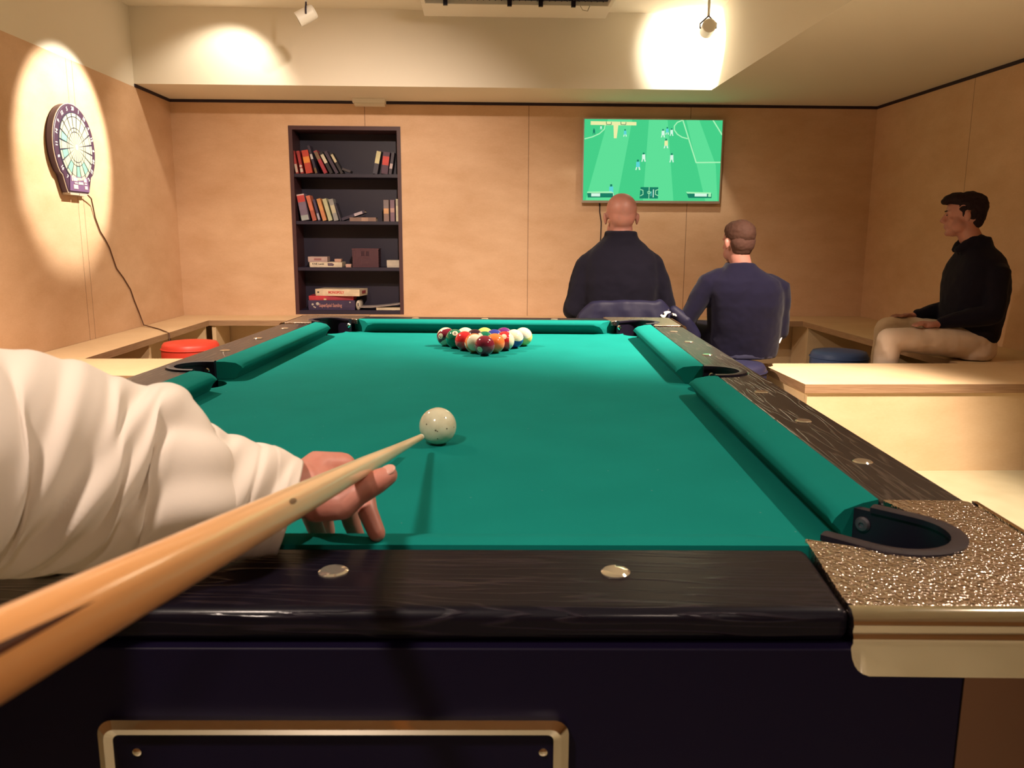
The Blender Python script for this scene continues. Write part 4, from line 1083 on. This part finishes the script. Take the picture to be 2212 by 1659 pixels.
for sx in (-1, 1):
    sh, el, wr = V((HX + sx * .176, 4.28, .893)), V((HX + sx * .245, 4.27, .672)), V((HX + sx * .135, 4.53, .665))
    if sx > 0: el = V((HX + sx * .250, 4.275, .690))
    b.tube([sh + V((-sx * .05, 0, .012)), sh, sh.lerp(el, .35), sh.lerp(el, .75), el], [.058, .066, .064, .057, .053], 18)
    b.tube([(HX, 4.27, .985), (HX + sx * .085, 4.272, .950), (HX + sx * .165, 4.278, .900)], [.080, .078, .070], 20)
    b.tube([el, el.lerp(wr, .22)], [.052, .050], 16, round_ends=False)
o = fuse(b, 'sweater', m_black_knit, p1, voxel=.0075, smooth=8)
rough_up(o, .004, 14, .0015, 40)
b = MB()
for sx in (-1, 1):
    b.tube([(HX + sx * .09, 4.30, .525), (HX + sx * .13, 4.73, .535)], [.098, .078], 16); b.tube([(HX + sx * .13, 4.73, .535), (HX + sx * .13, 4.78, .07)], [.072, .055], 16)
torso(b, [(.44, HX, 4.28, .175, .13), (.58, HX, 4.28, .17, .125)])
fuse(b, 'trousers', m_jeans, p1, voxel=.012, smooth=5)
for sx in (-1, 1):
    b = MB(); b.ball((HX + sx * .13, 4.84, .045), (.045, .13, .044)); fuse(b, 'shoe', m_shoe, p1, voxel=.01, smooth=3)

# chair under him, jacket hung over its back
t = empty('chair', (HX + .02, 4.28, 0), 0, 'chair of the man with shaved head, mostly hidden by the jacket', 'chair')
MB().box(-.21, .21, -.20, .22, .405, .435).build('seat', m_blackmetal, t, bevel=.012)
b = MB(); rs = []
for i in range(9):
    a = R(-30 + 60 * i / 8); rs.append([V((.40 * math.sin(a), -.235 + .06 * (math.cos(a) - .9) * -1, z)) + V((0, -.0, 0)) for z in (.56, .70)] + [V((.40 * math.sin(a), -.222 - .06 * (math.cos(a) - .9), z)) for z in (.70, .56)])
b.rings(rs); b.build('backrest', m_blackmetal, t, bevel=.004)
for sx in (-1, 1):
    b = MB(); b.tube([(sx * .19, .19, .41), (sx * .205, .20, .005)], .011, 12); b.build('leg', m_chrome, t, smooth=True)
    b = MB(); b.tube([(sx * .185, -.225, .64), (sx * .185, -.195, .41), (sx * .20, -.23, .005)], .011, 12); b.build('leg', m_chrome, t, smooth=True)
JX = .725
b = MB(); rs = []
n = 44
for i in range(n + 1):
    s = i / n; a = (s - .5) * 2
    x = JX - .010 + a * .245
    tz = .742 - .10 * max(0, abs(a) - .70) ** 1.2 * 3.0 - .003 * math.sin(s * 9) + .0015 * math.sin(s * 31)
    if a > .62: tz += .006
    y0 = 4.028 + .035 * a * a + .006 * math.sin(s * 23)
    sp2 = 1 + .10 * 0
    ring = []
    for (dy, z, fl) in ((.045, .50, 1.20), (.050, .62, 1.10), (.044, tz - .012, 1.0), (.030, tz - .001, 1.0), (.012, tz, 1.0), (-.004, tz - .010, 1.0), (-.014, tz - .05, 1.04), (-.020 + .008 * math.sin(s * 30), tz - .12, 1.14), (-.022 + .012 * math.sin(s * 26 + 1), tz - .22, 1.24), (-.018 + .014 * math.sin(s * 22), tz - .38, 1.30), (.004, tz - .38, 1.30), (.010, .48, 1.22)):
        ring.append(V((JX - .010 + a * .245 * fl, y0 + dy, z)))
    rs.append(ring)
b.rings(rs)
jk = fuse(b, 'jacket', m_navy_jacket, voxel=.006, smooth=4)
rough_up(jk, .004, 9, .0015, 27)
tag(jk, 'navy blue jacket with white curved logo hung over the chair back', 'jacket')
b = MB(); b.tube([(.955, 4.06, .695), (1.005, 4.045, .645), (1.05, 4.06, .56), (1.06, 4.08, .43)], [.026, .040, .045, .04], 16)
o = fuse(b, 'jacket_sleeve', m_navy_jacket, jk, voxel=.006, smooth=4); rough_up(o, .007, 14)
# the white curved mark on the jacket
def flatmark(name, pts, y, mat, parent):
    b = MB(); q = Matrix(((1, 0, 0, 0), (0, 0, -1, y), (0, 1, 0, 0), (0, 0, 0, 1)))
    b.prism(pts, -.012, .010, M=q); return b.build(name, mat, parent)
k_ = .00245
lx, lz = .9015, .688
shape = [(0, -21), (4, -20), (7, -21), (10, -24), (12, -20), (8.5, -15), (14, -13), (22, -12.5), (22, -14.5), (16, -17), (13, -22), (10, -26), (6, -27), (2, -25)]
shape = [(426, 681), (428, 684), (432, 686), (436, 685), (439, 680), (441, 677), (447, 675), (448, 673), (444, 672), (437, 673), (434, 675), (435, 677), (436, 679), (434, 681), (432, 681), (429, 679)]
flatmark('logo', [(.876 + (x - 426) * .00229, .6715 - (y - 681) * .00229) for x, y in shape][::-1], 4.022, m_print_w, jk)
for (xa, za) in ((.940, .676), (.951, .673)):
    flatmark('logo', [(xa - .004, za + .006), (xa + .003, za + .004), (xa + .007, za - .006), (xa, za - .005)], 4.026, m_print_w, jk)

# --- man with short hair in the navy sweater, seen from behind
b = MB()
hc = (1.258, 4.045, 1.024)
head_shape(b, hc, R(14), .90, (1.285, 4.03, .86))
torso(b, [(.47, 1.32, 4.10, .135, .10), (.6, 1.315, 4.08, .14, .10), (.75, 1.305, 4.05, .15, .10), (.84, 1.285, 4.03, .13, .08), (.90, 1.275, 4.02, .07, .05)])
shL, elL, wrL = V((1.115, 4.04, .825)), V((1.018, 4.06, .640)), V((1.10, 4.30, .585))
shR, elR, wrR = V((1.475, 4.04, .80)), V((1.502, 4.07, .585)), V((1.39, 4.32, .58))
for (sh, el, wr, sx) in ((shL, elL, wrL, -1), (shR, elR, wrR, 1)):
    b.tube([sh, sh.lerp(el, .5), el], [.046, .040, .036], 14); b.tube([el, el.lerp(wr, .4), wr], [.038, .036, .025], 14)
    pl = wr + V((-sx * .02, .07, .0))
    hand_shape(b, wr, pl, [(pl + V((-sx * .01, .045, .018 - i * .014)), pl + V((-sx * .035, .055, .016 - i * .014)), pl + V((-sx * .052, .03, .012 - i * .014))) for i in range(4)], [pl + V((-sx * .012, .01, .035)), pl + V((-sx * .035, .03, .04))])
for sx in (-1, 1):
    b.tube([(1.30 + sx * .09, 4.12, .55), (1.28 + sx * .15, 4.52, .52)], [.080, .062], 16); b.tube([(1.28 + sx * .15, 4.52, .52), (1.28 + sx * .15, 4.50, .10)], [.056, .04], 16)
p2 = fuse(b, 'person', m_skin, voxel=.0065, smooth=5)
tag(p2, 'man with short brown hair in a navy sweater seen from behind on the pouf', 'person')
b = MB()
torso(b, [(.455, 1.325, 4.10, .168, .130), (.50, 1.325, 4.10, .175, .138), (.60, 1.318, 4.075, .178, .138), (.72, 1.310, 4.05, .186, .136), (.79, 1.300, 4.04, .192, .128), (.845, 1.288, 4.03, .172, .108), (.885, 1.280, 4.025, .115, .086), (.910, 1.270, 4.025, .084, .072), (.932, 1.266, 4.03, .068, .066)])
for (sh, el, wr, sx) in ((shL, elL, wrL, -1), (shR, elR, wrR, 1)):
    b.tube([sh + V((-sx * .06, 0, .025)), sh, sh.lerp(el, .35), sh.lerp(el, .75), el], [.058, .060, .055, .048, .045], 18)
    b.tube([el, el.lerp(wr, .45), el.lerp(wr, .95)], [.046, .044, .036], 16)
o = fuse(b, 'sweater', m_navy_knit, p2, voxel=.0075, smooth=8)
rough_up(o, .0045, 13, .0015, 40)
b = MB()
cap_hair(b, hc, R(14), .90, [(0, -.016, .052, .079, .094, .080), (0, .030, .075, .066, .060, .050), (0, .055, .088, .052, .036, .030)])
o = fuse(b, 'hair', m_hair, p2, voxel=.005, smooth=3); rough_up(o, .002, 70, .002, 22)
b = MB()
cap_hair(b, hc, R(14), .90, [(0, -.042, .012, .0705, .060, .071), (0, -.034, -.035, .056, .048, .036)])
o = fuse(b, 'hair_fade', m_hair_fade, p2, voxel=.005, smooth=3); rough_up(o, .0015, 90)
b = MB()
torso(b, [(.452, 1.325, 4.10, .165, .135), (.55, 1.325, 4.10, .165, .13)])
for sx in (-1, 1):
    b.tube([(1.30 + sx * .09, 4.12, .545), (1.28 + sx * .15, 4.52, .525)], [.092, .076], 16); b.tube([(1.28 + sx * .15, 4.52, .525), (1.28 + sx * .15, 4.50, .07)], [.070, .054], 16)
fuse(b, 'trousers', m_jeans, p2, voxel=.012, smooth=5)
for sx in (-1, 1):
    b = MB(); b.ball((1.28 + sx * .15, 4.55, .045), (.045, .13, .044)); fuse(b, 'shoe', m_shoe, p2, voxel=.01, smooth=3)
b = MB(); b.box(-.006, .006, -.003, .003, -.016, .016); o = b.build('belt_clip', m_print_w, p2, bevel=.002); o.location = (1.493, 4.035, .545); o.rotation_euler = (0, R(20), 0)

# --- young man in profile on the right bench, looking left
b = MB()
hb = (2.572, 4.36, 1.172)
yw = R(64)
head_shape(b, hb, yw, 0.965, (2.655, 4.36, .99))
torso(b, [(.455, 2.655, 4.36, .09, .14), (.6, 2.66, 4.36, .10, .13), (.8, 2.68, 4.36, .115, .14), (.92, 2.68, 4.36, .10, .14), (.98, 2.665, 4.36, .06, .08)])
for sy in (-1, 1):
    y = 4.36 + sy * .17
    sh, el, wr = V((2.695, 4.36 + sy * .15, .885)), V((2.672, y + sy * .01, .668)), V((2.42, 4.36 + sy * .12, .607 + (.022 if sy > 0 else 0)))
    b.tube([sh, sh.lerp(el, .5), el], [.044, .038, .035], 14); b.tube([el, el.lerp(wr, .4), wr], [.036, .033, .023], 14)
    pl = wr + V((-.055, 0, -.006))
    hand_shape(b, wr, pl, [(pl + V((-.045, (i - 1.5) * .017, .006)), pl + V((-.068, (i - 1.5) * .017, .001)), pl + V((-.086 + abs(i - 1.4) * .006, (i - 1.5) * .016, -.006))) for i in range(4)], [pl + V((.0, sy * -.03, .012)), pl + V((-.03, sy * -.042, .008)), pl + V((-.05, sy * -.045, .002))], .0080)
    yk = 4.36 + sy * .11
    kx = 2.18 + (.095 if sy > 0 else 0); kz = .52 + (.03 if sy > 0 else 0)
    b.tube([(2.65, 4.36 + sy * .09, .51), (kx, yk, kz)], [.066, .050], 16); b.tube([(kx, yk, kz), (kx - .02, yk, .09)], [.046, .036], 16)
p3 = fuse(b, 'person', m_skin, voxel=.006, smooth=4)
tag(p3, 'young man in black jacket and beige trousers sitting in profile at right wall', 'person')
b = MB()
torso(b, [(.505, 2.655, 4.36, .118, .165), (.53, 2.655, 4.36, .130, .17), (.62, 2.662, 4.36, .142, .17), (.72, 2.672, 4.36, .150, .175), (.80, 2.672, 4.36, .152, .18), (.86, 2.668, 4.36, .142, .178), (.91, 2.668, 4.36, .128, .170), (.95, 2.667, 4.36, .112, .150), (.985, 2.662, 4.36, .095, .115), (1.02, 2.650, 4.36, .080, .082), (1.065, 2.640, 4.36, .072, .076)])
for sy in (-1, 1):
    y = 4.36 + sy * .17
    sh, el, wr = V((2.685, 4.36 + sy * .150, .875)), V((2.672, y + sy * .012, .667)), V((2.435, 4.36 + sy * .12, .612 + (.022 if sy > 0 else 0)))
    b.tube([sh + V((0, -sy * .05, .02)), sh, sh.lerp(el, .4), el], [.060, .066, .062, .056], 18)
    b.tube([el, el.lerp(wr, .35), el.lerp(wr, .7), wr], [.055, .052, .043, .033], 16)
# turned-down collar points forward
b.tube([(2.64, 4.31, 1.055), (2.575, 4.325, 1.020), (2.545, 4.345, .995)], [.022, .026, .020], 12)
b.tube([(2.64, 4.41, 1.055), (2.575, 4.395, 1.020), (2.545, 4.375, .995)], [.022, .026, .020], 12)
o = fuse(b, 'jacket', m_black_knit, p3, voxel=.007, smooth=6)
rough_up(o, .006, 12, .002, 34)
b = MB()
torso(b, [(.412, 2.65, 4.36, .095, .165), (.44, 2.655, 4.36, .120, .178), (.50, 2.655, 4.36, .122, .172), (.545, 2.655, 4.36, .10, .15)])
for sy in (-1, 1):
    yk = 4.36 + sy * .11; dz = .038 if sy > 0 else 0; ox = .095 if sy > 0 else 0
    b.tube([(2.65, 4.36 + sy * .085, .503), (2.50, 4.36 + sy * .10, .508 + dz * .5), (2.32 + ox * .8, yk, .516 + dz), (2.180 + ox, yk, .522 + dz)], [.088, .084, .070, .064], 18)
    b.tube([(2.165 + ox, yk, .517 + dz), (2.155 + ox, yk, .40), (2.15 + ox, yk, .22), (2.145 + ox, yk, .07)], [.066, .064, .058, .052], 16)
o = fuse(b, 'trousers', m_beige, p3, voxel=.008, smooth=5)
rough_up(o, .004, 16, .002, 38)
b = MB()
cap_hair(b, hb, yw, 0.965, [(0, -.018, .052, .0775, .098, .084), (0, -.050, .020, .068, .060, .070), (0, .040, .092, .066, .062, .040), (0, .090, .090, .052, .030, .026), (0, .108, .082, .040, .018, .018)])
o = fuse(b, 'hair', m_hair_d, p3, voxel=.005, smooth=3); rough_up(o, .004, 55, .004, 22)
b = MB()
for sx in (-1, 1): cap_hair(b, hb, yw, 0.965, [(sx * .060, -.034, .020, .018, .026, .040), (sx * .062, .006, .040, .016, .030, .022), (sx * .068, .012, .014, .008, .007, .022)])
cap_hair(b, hb, yw, 0.965, [(0, -.052, -.02, .056, .046, .05)])
o = fuse(b, 'hair_sides', m_hair_d, p3, voxel=.005, smooth=3); rough_up(o, .002, 70)
for sx in (-1, 1):
    Q = Matrix.Translation(V(hb)) @ Matrix.Rotation(yw, 4, 'Z') @ Matrix.Scale(0.965, 4)
    b = MB(); b.ball((0, 0, 0), (.017, .006, .0035)); o = b.build('eyebrow', m_hair_d, p3, smooth=True); o.matrix_world = Q @ Matrix.Translation((sx * .032, .0945, .028))
    b = MB(); b.ball((0, 0, 0), (.006, .0035, .004)); o = b.build('eye', m_print_k, p3, smooth=True); o.matrix_world = Q @ Matrix.Translation((sx * .032, .0905, .006))
for sy in (-1, 1):
    b = MB(); b.ball((2.10 + (.095 if sy > 0 else 0), 4.36 + sy * .11, .045), (.13, .045, .044)); fuse(b, 'shoe', m_shoe, p3, voxel=.01, smooth=3)

# --- the player: left arm reaching in from the left, bridge hand on the near cushion
HP = dict(
  forearm=(-.2059, .7178, .8179), wrist=(-.1725, .7341, .8253), meta=(-.1597, .7634, .8373), imcp=(-.1409, .7775, .8340), ipip=(-.1195, .7735, .8162), idip=(-.1127, .7500, .7975), itip=(-.1029, .7400, .7790),
  mmcp=(-.1565, .7959, .8205), mpip=(-.1423, .8047, .7882), mdip=(-.1384, .8100, .7640), mtip=(-.1325, .8180, .7400),
  rmcp=(-.1678, .8002, .8144), rpip=(-.1725, .8288, .7751), rtip=(-.1700, .8453, .7410),
  pmcp=(-.1741, .7751, .8150), ppip=(-.1791, .7949, .7834), ptip=(-.1720, .8163, .7405),
  tcmc=(-.1522, .7215, .8150), tmcp=(-.1316, .7179, .8161), tip_ip=(-.1077, .7248, .8301), ttip=(-.0903, .7337, .8380), palm=(-.1542, .7544, .8168))
H = {k: V(v) for k, v in HP.items()}
b = MB()
SHO = V((-.60, .42, .93))
b.tube([SHO, V((-.41, .555, .905)), V((-.30, .665, .855))], [.055, .050, .042], 18)
b.tube([V((-.30, .665, .855)), H['forearm'], H['wrist']], [.042, .033, .026], 18)
b.tube([H['wrist'], H['palm'].lerp(H['wrist'], .4), H['palm']], [.025, .026, .024], 18)
b.tube([H['wrist'], H['meta'], H['imcp']], [.022, .0175, .0145], 16)
b.tube([H['wrist'], H['meta'].lerp(H['mmcp'], .5), H['mmcp']], [.020, .0165, .0135], 16)
b.tube([H['wrist'], H['rmcp']], [.020, .0135], 16); b.tube([H['wrist'], H['pmcp']], [.020, .0130], 16)
b.tube([H['wrist'], H['tcmc'], H['tmcp']], [.021, .0185, .0150], 16)
b.tube([H['palm'], H['tmcp'].lerp(H['imcp'], .5)], [.020, .012], 16)
b.tube([H['tmcp'], H['tmcp'].lerp(H['tip_ip'], .6), H['tip_ip'], H['tip_ip'].lerp(H['ttip'], .5), H['ttip']], [.0155, .0120, .0120, .0115, .0094], 16)
b.tube([H['imcp'], H['imcp'].lerp(H['ipip'], .5), H['ipip'], H['ipip'].lerp(H['idip'], .5), H['idip'], H['itip']], [.0130, .0110, .0115, .0102, .0100, .0086], 14)
b.tube([H['mmcp'], H['mpip'], H['mdip'], H['mtip']], [.0125, .0108, .0095, .0080], 14)
b.tube([H['rmcp'], H['rpip'], H['rtip']], [.0120, .0102, .0078], 14)
b.tube([H['pmcp'], H['ppip'], H['ptip']], [.0115, .0098, .0082], 14)
pl_ = fuse(b, 'person', m_skin_hand, voxel=.0018, smooth=7)
tag(pl_, 'white sleeved arm of the player reaching in from the left, hand bridging the cue', 'person')
# thumb nail
nd = (H['ttip'] - H['tip_ip']).normalized(); up = V((-.10, -.55, .83)); up = (up - nd * up.dot(nd)).normalized(); sd = nd.cross(up)
q = Matrix((sd, nd, up)).transposed().to_4x4(); q.translation = H['ttip'] + up * .0068 + nd * .001
b = MB(); b.ball((0, 0, 0), (.0062, .0078, .0024), M=q.to_3x3(), seg=24, nr=12)
for v in b.bm.verts: v.co += q.translation
o = b.build('thumb_nail', m_nail, pl_, smooth=True)
# wrist hair is too fine to build; the sleeve
RG = [((-.50, .500, 1.010), (-.475, .465, .800)), ((-0.4136, 0.5724, 0.9966), (-0.3979, 0.5374, 0.8083)), ((-0.3782, 0.6084, 0.9773), (-0.3784, 0.5773, 0.8075)),
  ((-0.3555, 0.6267, 0.9706), (-0.3628, 0.5962, 0.8027)), ((-0.3342, 0.6448, 0.9625), (-0.3453, 0.6148, 0.7960)), ((-0.3127, 0.6622, 0.9504), (-0.3298, 0.6333, 0.7891)),
  ((-0.2910, 0.6743, 0.9372), (-0.3123, 0.6471, 0.7842)), ((-0.2738, 0.6834, 0.9343), (-0.2955, 0.6561, 0.7810)), ((-0.2582, 0.6871, 0.9300), (-0.2819, 0.6606, 0.7802)),
  ((-0.2480, 0.6880, 0.9150), (-0.2721, 0.6652, 0.7794)), ((-0.2500, 0.6925, 0.8960), (-0.2641, 0.6698, 0.7782)), ((-0.2377, 0.6961, 0.8993), (-0.2559, 0.6745, 0.7779)),
  ((-0.2251, 0.7005, 0.8870), (-0.2463, 0.6811, 0.7767)), ((-0.2120, 0.7068, 0.8795), (-0.2327, 0.6886, 0.7761)), ((-0.1942, 0.7146, 0.8697), (-0.2193, 0.6983, 0.7755)),
  ((-0.1774, 0.7207, 0.8616), (-0.2069, 0.7057, 0.7741)), ((-0.1678, 0.7230, 0.8535), (-0.1924, 0.7093, 0.7743))]
DR = [.10, .088, .082, .080, .078, .076, .073, .070, .067, .064, .060, .058, .055, .052, .049, .046, .044]
XS = [-420, -225, -60, 30, 115, 192, 262, 317, 360, 386, 401, 432, 466, 505, 550, 590, 621]     # how far along the arm (fold pattern)
def cr(P, t_):
    i = min(int(t_), len(P) - 2); f_ = t_ - i
    g = lambda j: P[min(max(j, 0), len(P) - 1)]
    a, b_, c, d_ = g(i - 1), g(i), g(i + 1), g(i + 2)
    return .5 * ((2 * b_) + (c - a) * f_ + (2 * a - 5 * b_ + 4 * c - d_) * f_ ** 2 + (3 * b_ - a - 3 * c + d_) * f_ ** 3)
tops = [V(a) for a, _ in RG]; bots = [V(c) for _, c in RG]
FOLDS = [  # X at the top line, X at the bottom line, width, height
  (388, 10, 28, .0060), (432, 60, 20, -.0060), (560, 350, 26, .0045), (600, 420, 16, -.003), (335, -90, 26, .0050), (300, -150, 20, -.004), (240, -30, 26, .0045), (215, -60, 18, -.0035), (150, -120, 24, .0045), (120, -160, 18, -.0030),
  (500, 250, 20, .0035), (475, 205, 18, -.003), (60, -260, 30, .005)]
b = MB(); rs = []
NS, NP = 230, 120
for i in range(NS + 1):
    t_ = (len(RG) - 1) * i / NS
    T_, B_ = cr(tops, t_), cr(bots, t_); dr = cr(DR, t_); X = cr(XS, t_)
    c = (T_ + B_) / 2; u = (T_ - B_) / 2
    t2 = min(t_ + .3, len(RG) - 1.0); t1 = max(t_ - .3, 0)
    ax = ((cr(tops, t2) + cr(bots, t2)) - (cr(tops, t1) + cr(bots, t1))).normalized()
    w_ = ax.cross(u).normalized()
    if w_.y > 0: w_ = -w_          # towards the camera side
    ring = []
    for k_ in range(NP):
        a = 2 * PI * k_ / NP
        p = c + u * math.cos(a) + w_ * dr * math.sin(a)
        n = (u.normalized() * math.cos(a) + w_ * math.sin(a)).normalized()
        ph = a if a <= PI else 2 * PI - a
        h = 0
        for (xa, xb, wd, am) in FOLDS:
            xf = xa + (xb - xa) * (ph / PI) ** 1.25
            fade = math.sin(min(PI, max(0, ph * .97 + .10))) ** .5 if a <= PI else .5
            h += am * math.exp(-((X - xf) / wd) ** 2) * fade
        seam = 538 - 26 * ph
        h -= .0022 * math.exp(-((X - seam) / 5) ** 2)
        if X > seam: h += .0014
        h += noise.noise(p * 22) * .0022
        q_ = p + n * h
        if X > 560: q_ = q_ + n * .0005
        if q_.z < RZ + .0035: q_.z = RZ + .0035
        ring.append(q_)
    rs.append(ring)
cen = lambda ring: sum(ring, V()) / len(ring)
last = rs[-1]; c = cen(last)
ax = (c - cen(rs[-8])).normalized()
rs.append([c + (p - c) * .985 + ax * .0018 for p in last]); rs.append([c + (p - c) * .95 + ax * .0012 for p in last])
for s_ in (8, 20, 40): cc = cen(rs[NS - s_]); rs.append([cc + (p - cc) * .90 for p in rs[NS - s_]])
b.rings(rs, cap0=True, cap1=False)
o = b.build('shirt_sleeve', m_shirt, pl_, smooth=True)
# ------------------------------------------------------------------ camera
cam = bpy.data.cameras.new('camera'); co = bpy.data.objects.new('camera', cam); COL.objects.link(co)
yaw, pitch, roll = R(1.9595), R(-10.3533), R(0.2865)
f_ = V((math.sin(yaw) * math.cos(pitch), math.cos(yaw) * math.cos(pitch), math.sin(pitch)))
r0 = V((math.cos(yaw), -math.sin(yaw), 0)); u0 = r0.cross(f_)
rr = r0 * math.cos(roll) + u0 * math.sin(roll); uu = u0 * math.cos(roll) - r0 * math.sin(roll)
mw = Matrix((rr, uu, -f_)).transposed().to_4x4(); mw.translation = (0, 0, 1.0587)
co.matrix_world = mw
cam.sensor_width = 36; cam.lens = 36 * 1754.86 / 2212; cam.clip_start = .02
cam.dof.use_dof = True; cam.dof.focus_distance = 2.1; cam.dof.aperture_fstop = 15
sc.camera = co

# ------------------------------------------------------------------ light
def spot(loc, aim, energy, ang, blend, col, rad=.03):
    l = bpy.data.lights.new('spot_light', 'SPOT'); l.energy = energy; l.spot_size = R(ang); l.spot_blend = blend; l.color = col; l.shadow_soft_size = rad
    o = bpy.data.objects.new('spot_light', l); COL.objects.link(o)
    o.location = loc; o.rotation_euler = (V(aim) - V(loc)).to_track_quat('-Z', 'Y').to_euler()
    return o
WARM = (1.0, .80, .63)
spot((1.475, 2.60, 2.46), (1.05, 3.0, .72), 800, 82, .6, WARM, .05)                 # over the far right of the table
spot((1.50, 1.10, 2.46), (.30, 1.15, .75), 120, 70, .9, WARM)                 # over the near right of the table
spot((-1.50, 2.95, 2.46), (-1.05, 3.35, .5), 430, 124, .9, WARM)               # left side of the table and left platform
spot((-.25, 3.5, 2.5), (-1.0, 6.69, .25), 390, 78, 1.0, WARM)                  # wall washer to the back wall, left half
spot((.35, 3.6, 2.5), (1.3, 6.69, .5), 110, 54, 1.0, WARM)                     # unseen light added to lift the right half of the back wall
spot(DART_L[0], V((XL, 5.04, 1.59)), 330, 43, .40, (1.0, .92, .74), .02)
spot(BULK_L[0], V((1.50, 6.045, 2.36)), 42, 110, .45, (1.0, .92, .72), .02)
spot((-1.62, 5.68, 2.58), (-1.85, 6.045, 1.85), 30, 100, .6, (1.0, .86, .66), .03)
spot((-.75, -.15, 2.5), (-.36, .62, .9), 145, 52, .9, (1.0, .80, .66), .09)        # over the player
spot((.6, -1.7, 2.5), (.5, -1.3, .0), 210, 105, .9, (1.0, .78, .64), .06)           # unseen light added over the rear floor, for the chrome to reflect
sc.world = bpy.data.worlds.new('world'); sc.world.use_nodes = True
bg = sc.world.node_tree.nodes['Background']; bg.inputs[0].default_value = (.5, .45, .6, 1); bg.inputs[1].default_value = .02
vs = sc.view_settings
vs.view_transform = 'Standard'; vs.look = 'None'; vs.exposure = 0.0; vs.gamma = 1.0; vs.use_curve_mapping = False
